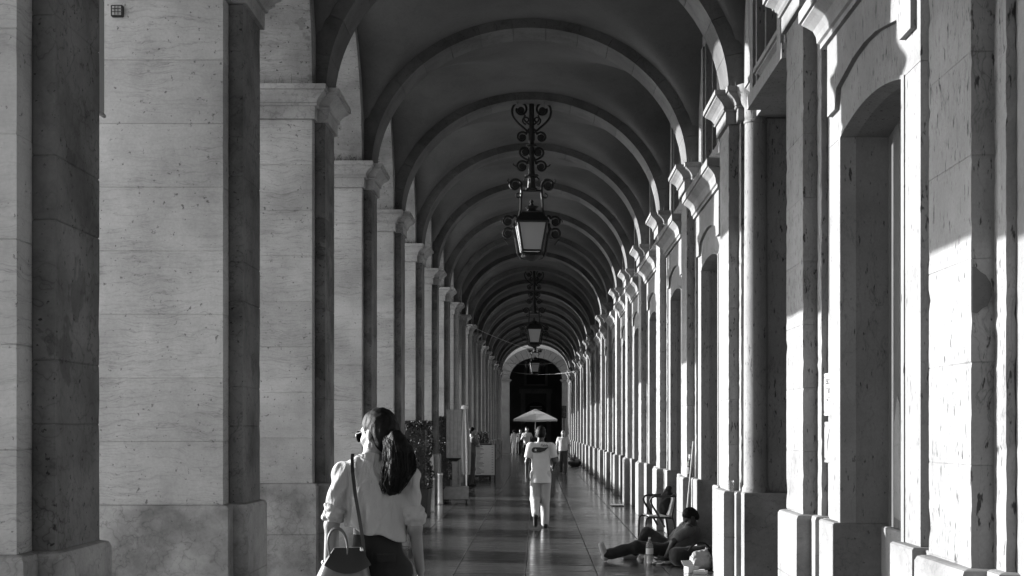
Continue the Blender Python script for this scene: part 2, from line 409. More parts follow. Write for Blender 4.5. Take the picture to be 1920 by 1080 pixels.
# ---- piers on the open side
BODY = [(-1.15, -.505), (0, -.505), (0, .505), (-1.15, .505)]                  # local: x=0 is the corridor face of the body (world -2.40)
PIL_L = [(0.0, -.32), (.11, -.32), (.11, .32), (0.0, .32)]
PLAN_L = [(-1.15, -.505), (0, -.505), (0, -.32), (.11, -.32), (.11, .32), (0, .32), (0, .505), (-1.15, .505)]
CAPPROF = [(0.0, CAP0), (.035, CAP0), (.035, 5.165), (.055, 5.17), (.065, 5.185), (.055, 5.20), (.06, 5.205), (.068, 5.225), (.09, 5.255),
           (.125, 5.283), (.15, 5.30), (.15, 5.315), (.17, 5.318), (.17, CAP1), (.02, CAP1 + .012)]
PL_L, PL_R = 1.135, 1.045
def plinth_mesh(plan, top, d=.05):
    return profile_ring(MB(), plan, [(d - .004, 0), (d, .004), (d, top * .52 - .004), (d - .006, top * .52), (d, top * .52 + .004), (d, top - .03), (d - .012, top - .006), (d - .03, top), (0.001, top + .004)]).mesh('plinth')
cap_l = profile_ring(MB(), PLAN_L, CAPPROF).mesh('capital'); pl_l = plinth_mesh(PLAN_L, PL_L)
nb = 8; hb = (CAP0 - PL_L) / nb
body_blocks, pil_blocks = [], []
for i in range(nb):
    body_blocks.append(stone_course(BODY, PL_L + i * hb, PL_L + (i + 1) * hb, .005, 4, i).mesh('stone_block'))
zz = PL_L
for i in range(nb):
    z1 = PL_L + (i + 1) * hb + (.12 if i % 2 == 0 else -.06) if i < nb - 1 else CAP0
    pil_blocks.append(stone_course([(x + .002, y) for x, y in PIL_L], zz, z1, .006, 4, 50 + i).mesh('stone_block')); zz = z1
far_shaft = MB().box(-1.15, 0, -.505, .505, PL_L, CAP0).box(0.002, .11, -.32, .32, PL_L, CAP0).mesh('shaft')
def weeds(n, x0, x1, y0, y1, z, h=.09, seed=0):
    rnd = random.Random(seed); mb = MB()
    for _ in range(n):
        x, y = rnd.uniform(x0, x1), rnd.uniform(y0, y1); hh = h * rnd.uniform(.35, 1.25); a = rnd.uniform(0, 6.28); ww = .0022
        lx, ly = rnd.gauss(0, .35) * hh, rnd.gauss(0, .35) * hh; dx, dy = ww * math.cos(a), ww * math.sin(a)
        mb.add([(x - dx, y - dy, z - .01), (x + dx, y + dy, z - .01), (x + lx * .4 + dx * .7, y + ly * .4 + dy * .7, z + hh * .6), (x + lx * .4 - dx * .7, y + ly * .4 - dy * .7, z + hh * .6), (x + lx, y + ly, z + hh)],
               [(0, 1, 2, 3), (3, 2, 4)])
    return mb
weed_l = [weeds(240, -.9, .02, -.66, -.50, CAP1, .10, 1).mesh('weeds'), weeds(200, -.7, .2, -.6, .3, CAP1, .13, 2).mesh('weeds')]
GP = 'piers along the open side of the arcade'
def pier_label(k):
    if k == 1: return 'stone pier whose stained plinth shows peeling patches, nearest to the woman with handbag'
    if k == 2: return 'pale veined stone pier carrying the small square wall light'
    ex = {3: 'pale stone pier between the veined one and the one behind the ponytailed woman', 4: 'stone pier rising directly behind the ponytailed woman', 6: 'stone pier standing beside the tall clipped hedge',
          7: 'stone pier next to the wheeled panel stand', 8: 'stone pier beside the folded parasol', 9: 'stone pier the man in the grey t-shirt stands by', 10: 'stone pier next to the white menu board', 21: 'last stone pier before the open crossing'}
    if k in ex: return ex[k]
    return 'square stone pier with moulded capital on the open side of the arcade'
for k in range(KMIN, KMAX + 1):
    p = empty('arcade_pier', (-2.40, yl(k), 0), 0, pier_label(k), 'pier', GP)
    link('plinth', pl_l, 'stone_plinth_pier', p); link('capital', cap_l, 'stone_capital_pier', p)
    if 0 <= k <= 8:
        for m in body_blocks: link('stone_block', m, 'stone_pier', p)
        for m in pil_blocks: link('stone_block', m, 'stone_return_shaded', p)
    else: link('shaft', far_shaft, 'stone_pier_far', p)
    if 1 <= k <= 8: tag(link('weeds', weed_l[k % 2], 'weed', p), kind='stuff')

# ---- outer wall over the piers, with its round arches
aw = empty('arcade_outer_wall', (-3, 0, 5.4), 0, 'stone wall of round arches carried by the row of piers', 'arcade wall')
half = BAY / 2 - .505
spm = arch_panel(MB(), 'y', -BAY / 2, BAY / 2, 0, half, CAP1, 1.95, 8.2, -1.15, 0).mesh('arch_spandrel')
for k in range(KMIN, KMAX): link('arch_spandrel', spm, 'stone_arch', aw, (.60, yl(k) + BAY / 2, -5.4))
for o in aw.children: o.location = (.60, o.location.y, -5.4)
MB().box(-.55, 0, Y0, Y1, 8.2, 15).build('upper_facade', 'facade', aw, (0, 0, -5.4))
MB().box(.603, 1.2, Y0, Y1, 8.201, 8.5).build('roof_slab', 'plaster_vault', aw, (0, 0, -5.4))

# ---- vault: groined plaster bays and stone ribs
va = empty('vaulted_ceiling', (0, 0, CAP1), 0, 'dark plastered groin vault with stone ribs above the walk', 'vault')
XC, HA, RISE = -.10, 2.19, 1.93
def vault_mesh():
    nx, ny = 56, 44; v = []; f = []; xa, xb = -2.43, 2.28
    for j in range(ny + 1):
        y = -BAY / 2 + BAY * j / ny; q = max(0, 1 - (y / 1.78) ** 2); hx = 2.02 * math.sqrt(q)
        for i in range(nx + 1):
            x = xa + (xb - xa) * i / nx; q2 = max(0, 1 - ((x - XC) / 2.36) ** 2); hy = 2.06 * math.sqrt(q2)
            k_ = 26.0; z = math.log(math.exp(k_ * hx) + math.exp(k_ * hy)) / k_
            v.append((x, y, max(z, .02)))
    for j in range(ny):
        for i in range(nx): a = j * (nx + 1) + i; f.append((a, a + nx + 1, a + nx + 2, a + 1))
    return MB().add(v, f).mesh('vault_bay', True)
vm = vault_mesh()
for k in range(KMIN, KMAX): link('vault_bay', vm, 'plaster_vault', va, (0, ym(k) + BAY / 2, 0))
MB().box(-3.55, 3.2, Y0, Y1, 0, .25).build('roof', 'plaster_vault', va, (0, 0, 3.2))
def rib_seg(t0, t1, n, c=0.0):
    mb = MB(); rs = []
    ts = [t0 + (t1 - t0) * i / n for i in range(n + 1)]
    for i, t in enumerate(ts):
        g = c if i in (0, n) else 0
        pt = lambda a, b_: (XC - a * math.cos(t), b_ * math.sin(t))
        xi, zi = pt(HA + g, RISE + g); xo, zo = pt(HA + .30, RISE + .28); wi = .31 - g
        rs.append([(xi, -wi, zi), (xi, wi, zi), (xo, wi, zo), (xo, -wi, zo)])
    return mb.rings(rs)
NV = 15
vous = []
for i in range(NV):
    a, c = math.pi * i / NV, math.pi * (i + 1) / NV; e = .0012
    mb = rib_seg(a + e, c - e, 4, 0.0); vous.append(mb.mesh('voussoir'))
rib_far = rib_seg(0, math.pi, 40).mesh('vault_rib')
for k in range(KMIN, KMAX + 1):
    if 2 <= k <= 9:
        r = bpy.data.objects.new('vault_rib', None); col.objects.link(r); r.parent = va; r.location = (0, ym(k), 0)
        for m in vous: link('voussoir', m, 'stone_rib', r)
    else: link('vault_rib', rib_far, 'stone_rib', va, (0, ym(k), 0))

# ---- pilasters on the wall side
PIL_R = [(.16, .345), (0, .345), (0, -.345), (.16, -.345)]                         # local: x=0 is the corridor face (world 2.09)
SEC_R = [(.16, .51), (.11, .51), (.11, -.51), (.16, -.51)]
PLAN_R = [(.17, -.51), (.17, .51), (.11, .51), (.11, .345), (0, .345), (0, -.345), (.11, -.345), (.11, -.51)]
cap_r = profile_ring(MB(), PLAN_R, CAPPROF).mesh('capital'); pl_r = plinth_mesh(PLAN_R, PL_R, .06)
hbr = (CAP0 - PL_R) / 8
rb = [stone_course(PIL_R, PL_R + i * hbr, PL_R + (i + 1) * hbr, .004, 9, 100 + i).mesh('stone_block') for i in range(8)]
sec_n = [stone_course([(.159, s_ * .51), (.11, s_ * .51), (.11, s_ * .346), (.159, s_ * .346)][::(1 if s_ > 0 else -1)], PL_R, CAP0, .003, 60, 130 + s_).mesh('side_strip') for s_ in (-1, 1)]
shaft_r = MB().box(0, .159, -.345, .345, PL_R, CAP0).mesh('shaft')
weed_r = weeds(120, -.02, .2, -.5, .4, CAP1, .12, 5).mesh('weeds')
GR = 'pilasters along the inner wall of the arcade'
for k in range(KMIN, KMAX + 1):
    lb = 'stone pilaster on a tall plinth against the inner wall'
    if k == 1: lb = 'weathered stone pilaster with a dark patch of mortar on its side face'
    if k == 3: lb = 'stone pilaster beside the round engaged column, plastic cup on its plinth'
    if k == 4: lb = 'stone pilaster with a wine bottle standing on its plinth'
    lb = {2: 'stone pilaster between the white plaque and the tall dark doorway', 5: 'stone pilaster next to the metal armchair', 7: 'stone pilaster with a dark mat lying at its foot', 21: 'last stone pilaster before the open crossing'}.get(k, lb)
    p = empty('wall_pilaster', (2.09, yr(k), 0), 0, lb, 'pilaster', GR)
    link('plinth', pl_r, 'stone_plinth', p); link('capital', cap_r, 'stone_capital', p)
    for m in sec_n: link('side_strip', m, 'stone_pilaster_far' if k > 12 else 'stone_pilaster', p)
    if 0 <= k <= 12:
        for m in rb: link('stone_block', m, 'stone_pilaster', p)
    else: link('shaft', shaft_r, 'stone_pilaster_far', p)
    if 1 <= k <= 8: tag(link('weeds', weed_r, 'weed', p), kind='stuff')
    if k == 1:      # patch of repair mortar on the camera-side face
        MB().rings([[(x, -.3465 - d, z) for x, z in ((0.004, 2.28), (.03, 2.275), (.055, 2.30), (.078, 2.31), (.10, 2.36), (.095, 2.42), (.07, 2.46), (.045, 2.475), (.02, 2.50), (.004, 2.50))] for d in (0, .0025)]).build('mortar_patch', 'plaster_niche', p)

# ---- inner wall with niches, one real portal and upper windows
XW = 2.25
iw = empty('inner_wall', (2.6, 0, 0), 0, 'plastered inner wall behind the row of pilasters', 'wall')
PORTAL_K = 2
def wall_bay(portal):
    mb = MB()
    if not portal:
        for s_ in (-1, 1): mb.box(XW, 3.0, min(s_ * .93, s_ * 2.025), max(s_ * .93, s_ * 2.025), 0, 8.2)
        mb.box(XW, 3.0, -.93, .93, 4.3, 5.15)
    else:
        for s_ in (-1, 1): mb.box(XW, 3.0, min(s_ * 1.50, s_ * 2.025), max(s_ * 1.50, s_ * 2.025), 0, 8.2)
        mb.box(XW + .173, 3.0, -1.50, 1.50, CAP0 + .005, 5.15); mb.box(XW, 3.0, -1.50, -.93, 5.15, 8.2); mb.box(XW, 3.0, .93, 1.50, 5.15, 8.2)
    mb.box(XW, 3.0, -.93, .93, 6.75, 8.2); mb.box(2.55, 3.0, -.93, .93, 5.15, 6.75)
    return mb.mesh('wall_panel')
wb = [wall_bay(False), wall_bay(True)]
up = MB()
for s_ in (-1, 1):
    for a, c, x in ((.60, .93, 2.22), (.68, .86, 2.19), (.52, .60, 2.30)): up.box(x, 2.56, min(s_ * a, s_ * c), max(s_ * a, s_ * c), 5.16, 6.76)
up.box(2.215, 2.56, -.93, .93, 6.761, 6.95); up.box(2.18, 2.5, -.97, .97, 5.02, 5.158)
upm = up.mesh('upper_window_frame'); upp = MB().box(2.44, 2.549, -.52, .52, 5.16, 6.75).mesh('upper_shutter')
def tilted(dy): return math.sqrt(max(0, 1 - dy * dy))
def niche_parts():
    P = {}
    OH, OUT, ZS, RI = .85, 1.18, 3.82, .12
    def arc(u, half, zs, rise):           # low segmental head
        t = u / half; return zs + rise * (1 - t * t)
    N = 18; us = [-1 + 2 * i / N for i in range(N + 1)]
    def ring_band(h0, x0, h1, x1, d0, d1):
        """strip between two offset outlines of the opening: (half, x) -> (half, x)"""
        out = []
        for (h_, x_, d_) in ((h0, x0, d0), (h1, x1, d1)):
            pts = [(x_, -h_, PL_R)] + [(x_, u * h_, arc(u * h_, h_, ZS + d_ * .2, RI + d_)) for u in us] + [(x_, h_, PL_R)]
            out.append(pts)
        return out
    A = MB()
    for s_ in (-1, 1): A.box(2.19, 2.56, min(s_ * OH, s_ * OUT), max(s_ * OH, s_ * OUT), PL_R, ZS, .003)
    # head: flat slab with the segmental opening cut out
    top = 4.56; v = []; f = []
    for i, u in enumerate([-OUT] + [q * OH for q in us] + [OUT]):
        z = ZS + .001 if abs(u) > OH - 1e-6 else arc(u, OH, ZS, RI) + .001
        v += [(2.19, u, z), (2.56, u, z), (2.56, u, top), (2.19, u, top)]
    m = N + 3
    for i in range(m - 1):
        a, c = i * 4, (i + 1) * 4; f += [(a, a + 1, c + 1, c), (a + 1, a + 2, c + 2, c + 1), (a + 2, a + 3, c + 3, c + 2), (a + 3, a, c, c + 3)]
    f += [(0, 3, 2, 1), ((m - 1) * 4, (m - 1) * 4 + 1, (m - 1) * 4 + 2, (m - 1) * 4 + 3)]
    A.add(v, f); P['surround'] = A
    M_ = MB()                              # roll and bevel round the opening
    b0, b1 = ring_band(.862, 2.182, .80, 2.182, .012, -.03); c0, c1 = ring_band(.80, 2.182, .775, 2.29, -.03, -.045); d0, d1 = ring_band(.775, 2.29, .775, 2.54, -.045, -.045)
    e0, e1 = ring_band(.862, 2.182, .862, 2.20, .012, .012)
    for p_, q_ in ((b0, b1), (c0, c1), (d0, d1), (e1, e0)):
        n = len(p_); M_.add(p_ + q_, [(i, i + 1, n + i + 1, n + i) for i in range(n - 1)])
    P['moulding'] = M_
    H = MB(); line = [(-1.10, 3.60), (-1.10, 4.03), (-.86, 4.03), (-.80, 4.17), (-.62, 4.20), (-.30, 4.25), (0, 4.265), (.30, 4.25), (.62, 4.20), (.80, 4.17), (.86, 4.03), (1.10, 4.03), (1.10, 3.60)]
    line = line[1:-1]; n = len(line); v = []
    for u, z in line: v += [(2.155, u, z), (2.191, u, z), (2.191, u, 4.56), (2.155, u, 4.56)]
    f = []
    for i in range(n - 1): a, c = i * 4, (i + 1) * 4; f += [(a, a + 1, c + 1, c), (a + 2, a + 3, c + 3, c + 2), (a + 3, a, c, c + 3)]
    f += [(0, 3, 2, 1), ((n - 1) * 4, (n - 1) * 4 + 1, (n - 1) * 4 + 2, (n - 1) * 4 + 3)]
    H.add(v, f); P['head_panel'] = H
    C = MB(); plan = [(2.255, -1.18), (2.255, 1.18), (2.155, 1.18), (2.155, -1.18)]
    profile_ring(C, plan, [(0, 4.561), (.03, 4.561), (.03, 4.60), (.05, 4.61), (.055, 4.66), (.075, 4.71), (.115, 4.75), (.145, 4.775), (.145, 4.79), (.165, 4.792), (.165, 4.88), (.01, 4.95)])
    P['cornice'] = C
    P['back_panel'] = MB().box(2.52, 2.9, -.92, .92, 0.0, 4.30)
    Q = MB()
    for s_ in (-1, 1): Q.box(2.125, 2.57, min(s_ * .77, s_ * 1.24), max(s_ * .77, s_ * 1.24), 0, PL_R, .012)
    Q.box(2.47, 2.575, -.769, .769, 0, PL_R - .02, .01)
    for s_ in (-1, 1): Q.box(2.20, 2.3, min(s_ * 1.241, s_ * 1.50), max(s_ * 1.241, s_ * 1.50), 0, PL_R - .01, .006)
    P['plinth'] = Q
    return {k: v_.mesh(k, k in ('moulding',)) for k, v_ in P.items()}
NP = niche_parts()
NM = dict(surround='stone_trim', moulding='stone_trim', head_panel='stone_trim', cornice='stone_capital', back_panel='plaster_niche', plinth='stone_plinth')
weed_c = weeds(90, 2.02, 2.2, -1.1, 1.1, 4.9, .11, 9).mesh('weeds')
for k in range(KMIN, KMAX):
    yc = yr(k) + BAY / 2; por = k == PORTAL_K
    link('wall_panel', wb[por], 'plaster_wall', iw, (-2.6, yc, 0))
    fr = link('upper_window_frame', upm, 'stone_trim', iw, (-2.6, yc, 0)); link('shutter', upp, 'dark_wood', fr)
    if por: continue
    lb = 'blind arched niche with stone surround and cornice in the inner wall'
    if k == 1: lb = 'blind arched niche next to the white plaque, plaster peeling low on its back'
    if k == 3: lb = 'blind arched niche behind the man sitting on the floor'
    if k == 4: lb = 'blind arched niche behind the metal armchair'
    nch = empty('wall_niche', (0, yc, 0), 0, lb, 'niche', 'blind niches between the pilasters')
    for nm, me in NP.items(): link(nm, me, NM[nm], nch)
    if k < 9: tag(link('weeds', weed_c, 'weed', nch), kind='stuff')
    if k == 1:
        pts = [(.60, 1.10), (.60, 1.75), (.52, 1.95), (.46, 1.90), (.42, 1.62), (.34, 1.40), (.30, 1.12), (.42, 1.08)]
        MB().rings([[(x_, y_, z_) for y_, z_ in pts] for x_ in (2.519, 2.516)]).build('peeling_patch', 'stone_plinth', nch)
# the portal with engaged columns
po = empty('portal', (2.4, yr(PORTAL_K) + BAY / 2, 0), 0, 'tall dark doorway framed by round engaged columns', 'doorway')
for s_ in (-1, 1):
    c = empty('column', (0, 0, 0)); c.parent = po
    cx, cy = -.06, s_ * 1.40
    MB().lathe([(.145, PL_R), (.145, PL_R + .04), (.135, PL_R + .06), (.128, PL_R + .08), (.126, 2.8), (.118, CAP0 - .06), (.128, CAP0 - .05), (.128, CAP0 - .03), (.118, CAP0 - .02), (.12, 5.15), (.14, 5.18), (.15, 5.20), (.165, 5.25), (.21, 5.30), (.22, CAP1)], (cx, cy, 0), 28).build('shaft', 'stone_trim', c, smooth=True)
    MB().box(-.21, .5, min(s_ * 1.22, s_ * 1.56), max(s_ * 1.22, s_ * 1.56), 0, PL_R - .002, .01).build('plinth', 'stone_plinth', c)
    MB().box(.05, .58, min(s_ * 1.36, s_ * 1.512), max(s_ * 1.36, s_ * 1.512), PL_R, CAP0 - .003, .004).build('jamb', 'stone_trim', c)
    MB().lathe([(.13, CAP1), (.125, 6.4), (.12, 6.95)], (cx + .02, cy, 0), 24).build('upper_shaft', 'stone_trim', c, smooth=True)
e_plan = [(.3, -1.30), (.3, 1.30), (-.04, 1.30), (-.04, -1.30)]
profile_ring(MB(), e_plan, [(a - .005, z) for a, z in CAPPROF]).build('entablature', 'stone_capital', po)
dr = MB().box(.50, .56, -1.36, 1.36, 0, CAP0 - .004).build('door', 'dark_wood', po)
for s_ in (-1, 1):
    for z0, z1 in ((.15, 1.0), (1.15, 3.0), (3.15, 4.85)): MB().box(.47, .499, min(s_ * .12, s_ * 1.2), max(s_ * .12, s_ * 1.2), z0, z1, .012).build('door_panel', 'dark_wood', dr)

# ---- end of the walk: open crossing, then a pale arch and the dark hall behind it
ea = empty('end_arch', (-.05, 92.0, 0), 0, 'pale stone arch closing the far end of the walk', 'arch')
for s_ in (-1, 1):
    MB().box(min(s_ * 1.82, s_ * 2.5), max(s_ * 1.82, s_ * 2.5), 0, .8, 1.25, 4.95).build('pier', 'stone_end', ea)
    MB().box(min(s_ * 1.74, s_ * 2.5), max(s_ * 1.74, s_ * 2.5), -.08, .8, 0, 1.25, .02).build('plinth', 'stone_end', ea)
    plan = [(s_ * 1.82, 0), (s_ * 2.5, 0), (s_ * 2.5, .8), (s_ * 1.82, .8)]
    if s_ < 0: plan = plan[::-1]
    profile_ring(MB(), plan, [(0, 4.951), (.05, 4.951), (.05, 5.0), (.14, 5.07), (.14, 5.12), (0, 5.13)]).build('impost', 'stone_end', ea)
NE = 17
for i in range(NE):
    a0, a1 = math.pi * i / NE + .004, math.pi * (i + 1) / NE - .004; rs = []
    for j in range(4):
        t = a0 + (a1 - a0) * j / 3; c_, s_ = math.cos(t), math.sin(t)
        rs.append([(-1.82 * c_, 0, 5.13 + 1.50 * s_), (-1.82 * c_, .8, 5.13 + 1.50 * s_), (-2.5 * c_, .8, 5.13 + 2.17 * s_), (-2.5 * c_, 0, 5.13 + 2.17 * s_)])
    MB().rings(rs).build('voussoir', 'stone_end', ea)
hw = MB(); hw.box(-7, -2.51, 92.1, 92.7, 0, 12).box(2.41, 6, 92.1, 92.7, 0, 12)
arch_panel(hw, 'x', -2.51, 2.41, -.05, 2.40, 5.1, 2.1, 12, 92.1, 92.7)
hall = empty('end_building', (0, 96, 0), 0, 'dark building whose hall opens behind the far arch', 'building')
hw.build('front_wall', 'facade', hall, (0, -96, 0))
q = MB().box(-5, 5, 101, 101.5, 0, 9).box(-5.3, -5, 92.71, 101.5, 0, 9).box(5, 5.3, 92.71, 101.5, 0, 9).box(-5.3, 5.3, 92.71, 101.5, 9, 9.3)
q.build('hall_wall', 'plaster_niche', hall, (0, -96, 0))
pf = MB().box(-1.2, -.85, 100.8, 101, 0, 4.4).box(.75, 1.1, 100.8, 101, 0, 4.4).box(-1.3, 1.2, 100.75, 101, 4.4, 4.75).box(-.95, .85, 100.85, 101, 4.95, 6.6)
pf.build('doorcase', 'stone_trim', hall, (0, -96, 0))
MB().box(-.85, .75, 100.9, 100.99, 0, 2.9).build('door', 'dark_wood', hall, (0, -96, 0))
lu = MB(); lu.rings([[(-.05 + .8 * math.cos(t), y_, 3.0 + .75 * math.sin(t)) for t in [math.pi * i / 16 for i in range(17)]] for y_ in (100.98, 100.88)]).build('lunette_board', 'black', hall, (0, -96, 0))
for i in range(2): MB().box(-.5, .4, 100.865, 100.879, 3.15 + i * .2, 3.24 + i * .2).build('lettering', 'grey_paint', hall, (0, -96, 0))
MB().box(-.75, .65, 100.82, 100.849, 5.1, 6.45).build('upper_panel', 'black', hall, (0, -96, 0))

# ---- canvas banners hung in the arches
bn = empty('hanging_banner', (0, 0, 0), 0, 'long grey canvas banner hanging inside a street arch', 'banner', 'banners hung in the arches')
MB().rings([[(-.012, -.63, z), (.012, -.63, z), (.02, 0, z), (.012, .63, z), (-.012, .63, z), (-.02, 0, z)] for z in (0, .6, 1.2, 1.8, 2.35)]).build('canvas', 'banner_cloth', bn)
MB().tube([(0, -.70, 2.36), (0, .70, 2.36)], .018).build('rod', 'iron', bn)
MB().tube([(0, -.66, 0), (0, .66, 0)], .016).build('bottom_bar', 'grey_paint', bn)
for s_ in (-1, 1): MB().tube([(0, s_ * .55, 2.36), (0, s_ * .52, 3.1)], .006, 5).build('cord', 'iron', bn)
first = True
for k in (1, 2, 3, 4, 6):
    o = bn if first else copy_tree(bn); first = False
    o.location = (-3.03, yl(k) + 2.02, 3.91 + (1.22 if k == 3 else 0)); 
    if k == 3: o.scale = (1, 1, .5)
    o['label'] = 'grey canvas banner hanging inside an arch of the open side'
    if k == 3: o['label'] = 'short grey canvas banner hung high in its arch'
    if k == 1: o['label'] = 'grey canvas banner edge showing between the veined pier and the stained one'

# ---- canvas blinds lowered in the far arches, and unseen hedges added outside them for shade
bl = empty('arch_blind', (0, 0, 0), 0, 'dark canvas blind lowered in a far arch of the open side', 'blind', 'blinds lowered in the far arches')
cv = MB(); N_ = 20; v = []; f = []
for i in range(N_ + 1):
    u = -half + .03 + 2 * (half - .03) * i / N_; zt = CAP1 + 1.93 * math.sqrt(max(0, 1 - (u / half) ** 2)); w_ = .03 * math.sin(i * 1.9)
    v += [(w_, u, 3.92), (w_ + .01, u, 3.92), (w_ + .01, u, zt), (w_, u, zt)]
for i in range(N_): a, c = i * 4, i * 4 + 4; f += [(a, a + 1, c + 1, c), (a + 1, a + 2, c + 2, c + 1), (a + 2, a + 3, c + 3, c + 2), (a + 3, a, c, c + 3)]
cv.add(v, f).build('canvas', 'dark_cloth', bl)
MB().tube([(0, -half + .02, 3.91), (0, half - .02, 3.91)], .025).build('bottom_bar', 'iron', bl)
for i, k in enumerate((9, 11, 12, 14, 16, 18, 19)):
    o = bl if i == 0 else copy_tree(bl); o.location = (-3.1, yl(k) + BAY / 2, 0)

# ================================================================ LANTERNS
def spiral(c, r0, r1, a0, a1, n=26):
    return [(c[0] + (r0 + (r1 - r0) * i / n) * math.cos(a0 + (a1 - a0) * i / n), 0, c[1] + (r0 + (r1 - r0) * i / n) * math.sin(a0 + (a1 - a0) * i / n)) for i in range(n + 1)]
def bez(p0, p1, p2, p3, n=12):
    return [tuple((1 - t) ** 3 * a + 3 * (1 - t) ** 2 * t * b_ + 3 * (1 - t) * t * t * c + t ** 3 * d for a, b_, c, d in zip(p0, p1, p2, p3)) for t in [i / n for i in range(n + 1)]]
def make_lantern():
    u = .00916                                             # metres for one photo pixel at the first lantern
    L = empty('hanging_lantern', (0, 0, 0), 0, 'ornate wrought iron lantern with frosted panes hanging from the vault', 'lantern', 'lanterns hanging from the vault')
    Z = lambda py: -(py - 188) * u
    MB().tube([(0, 0, .14), (0, 0, Z(300)), (0, 0, Z(330)), (0, 0, Z(356))], [.045, .045, .06, .075], 10).build('hanger_rod', 'iron', L)
    for py, rr in ((274, .09), (330, .12), (355, .10)): MB().lathe([(.03, 0), (rr, .01), (rr, .03), (.03, .045)], (0, 0, Z(py)), 12).build('collar', 'iron', L)
    def scroll(parts, discs):
        for s_ in (-1, 1):
            mb = MB()
            for pts, r in parts: mb.tube([(s_ * p[0], p[1], p[2]) for p in pts], r, 6)
            for (dx, py, rr) in discs:
                mb.rings([[(s_ * dx * u + rr * math.cos(t), y_, Z(py) + rr * math.sin(t)) for t in [2 * math.pi * i / 12 for i in range(12)]] for y_ in (-.03, .03)])
            mb.build('scroll', 'iron', L)
    t = .020
    # upper hearts
    scroll([([(4 * u, 0, Z(262))] + bez((4 * u, 0, Z(248)), (22 * u, 0, Z(232)), (40 * u, 0, Z(222)), (36 * u, 0, Z(203))) + spiral((21 * u, Z(204)), 15 * u, 7 * u, 0.1, 6.6), t),
            (bez((4 * u, 0, Z(232)), (14 * u, 0, Z(226)), (16 * u, 0, Z(222)), (12 * u, 0, Z(214))), t * .8), (spiral((10 * u, Z(224)), 8 * u, 3 * u, -1.5, 4.5), t * .75),
            (bez((4 * u, 0, Z(240)), (9 * u, 0, Z(246)), (10 * u, 0, Z(248)), (9 * u, 0, Z(250))) + spiral((18 * u, Z(256)), 10 * u, 5 * u, 2.4, -3.9), t)],
           [(20, 206, 6.5 * u), (18, 256, 5.5 * u)])
    scroll([(bez((3 * u, 0, Z(300)), (16 * u, 0, Z(296)), (24 * u, 0, Z(290)), (22 * u, 0, Z(283))) + spiral((13 * u, Z(284)), 9 * u, 5 * u, 0, 5.6), t),
            (bez((3 * u, 0, Z(292)), (8 * u, 0, Z(300)), (8 * u, 0, Z(303)), (8 * u, 0, Z(305))) + spiral((18 * u, Z(311)), 11 * u, 6 * u, 2.6, -3.6), t),
            ([(29 * u, 0, Z(311)), (33 * u, 0, Z(309)), (35 * u, 0, Z(306))], t * .6)],
           [(13, 284, 5.5 * u), (18, 311, 6 * u)])
    # yoke with its scrolls
    scroll([([(4 * u, 0, Z(332)), (9 * u, 0, Z(330)), (13 * u, 0, Z(333)), (14 * u, 0, Z(337))], t * .7),
            ([(0, 0, Z(356)), (18 * u, 0, Z(356)), (20 * u, 0, Z(372)), (21 * u, 0, Z(392)), (25 * u, 0, Z(408)), (33 * u, 0, Z(420)), (34 * u, 0, Z(430)), (30 * u, 0, Z(445)), (26 * u, 0, Z(474)), (20 * u, 0, Z(482)), (0, 0, Z(486))], t * 1.15),
            (bez((20 * u, 0, Z(372)), (19 * u, 0, Z(360)), (18 * u, 0, Z(352)), (20 * u, 0, Z(347))) + spiral((31 * u, Z(346)), 12 * u, 6 * u, 3.1, -3.4), t * 1.1),
            ([(42 * u, 0, Z(343)), (45 * u, 0, Z(338)), (43 * u, 0, Z(334))], t * .6), (spiral((25 * u, Z(366)), 5 * u, 2.5 * u, 1.8, -3), t * .7),
            ([(26 * u, 0, Z(410))] + bez((27 * u, 0, Z(408)), (30 * u, 0, Z(402)), (34 * u, 0, Z(402)), (36 * u, 0, Z(408))) + spiral((45 * u, Z(414)), 10 * u, 5 * u, 2.4, -3.9), t * 1.1),
            ([(32 * u, 0, Z(428)), (36 * u, 0, Z(427))] + spiral((45 * u, Z(437)), 10.5 * u, 5 * u, 2.3, -3.9), t * 1.1),
            ([(52 * u, 0, Z(447)), (47 * u, 0, Z(452)), (44 * u, 0, Z(458))], t * .6), ([(54 * u, 0, Z(409)), (57 * u, 0, Z(411)), (58 * u, 0, Z(415))], t * .5)],
           [(31, 346, 6 * u), (45, 414, 5.5 * u), (45, 437, 5.5 * u)])
    # lamp body
    wt, wb_, zt, zb = .245, .165, Z(419), Z(470)
    rf = MB()
    rf.rings([[(-a, -a, z), (a, -a, z), (a, a, z), (-a, a, z)] for a, z in ((.285, zt), (.285, zt + .03), (.17, Z(399)), (.10, Z(396)))])
    roof = rf.build('roof', 'iron', L)
    MB().lathe([(.10, Z(397)), (.075, Z(392)), (.11, Z(388)), (.13, Z(386)), (.05, Z(384)), (.02, Z(380)), (.038, Z(377)), (.02, Z(374)), (.002, Z(372))], (0, 0, 0), 14).build('finial', 'iron', roof)
    fr = MB()
    for sx in (-1, 1):
        for sy in (-1, 1): fr.tube([(sx * wt, sy * wt, zt), (sx * wb_, sy * wb_, zb)], .022, 6)
    for a, z in ((wb_, zb), (wb_ - .01, Z(476))):
        for (p, q_) in (((-a, -a), (a, -a)), ((a, -a), (a, a)), ((a, a), (-a, a)), ((-a, a), (-a, -a))): fr.tube([(p[0], p[1], z), (q_[0], q_[1], z)], .018, 6)
    fr.build('frame', 'iron', L)
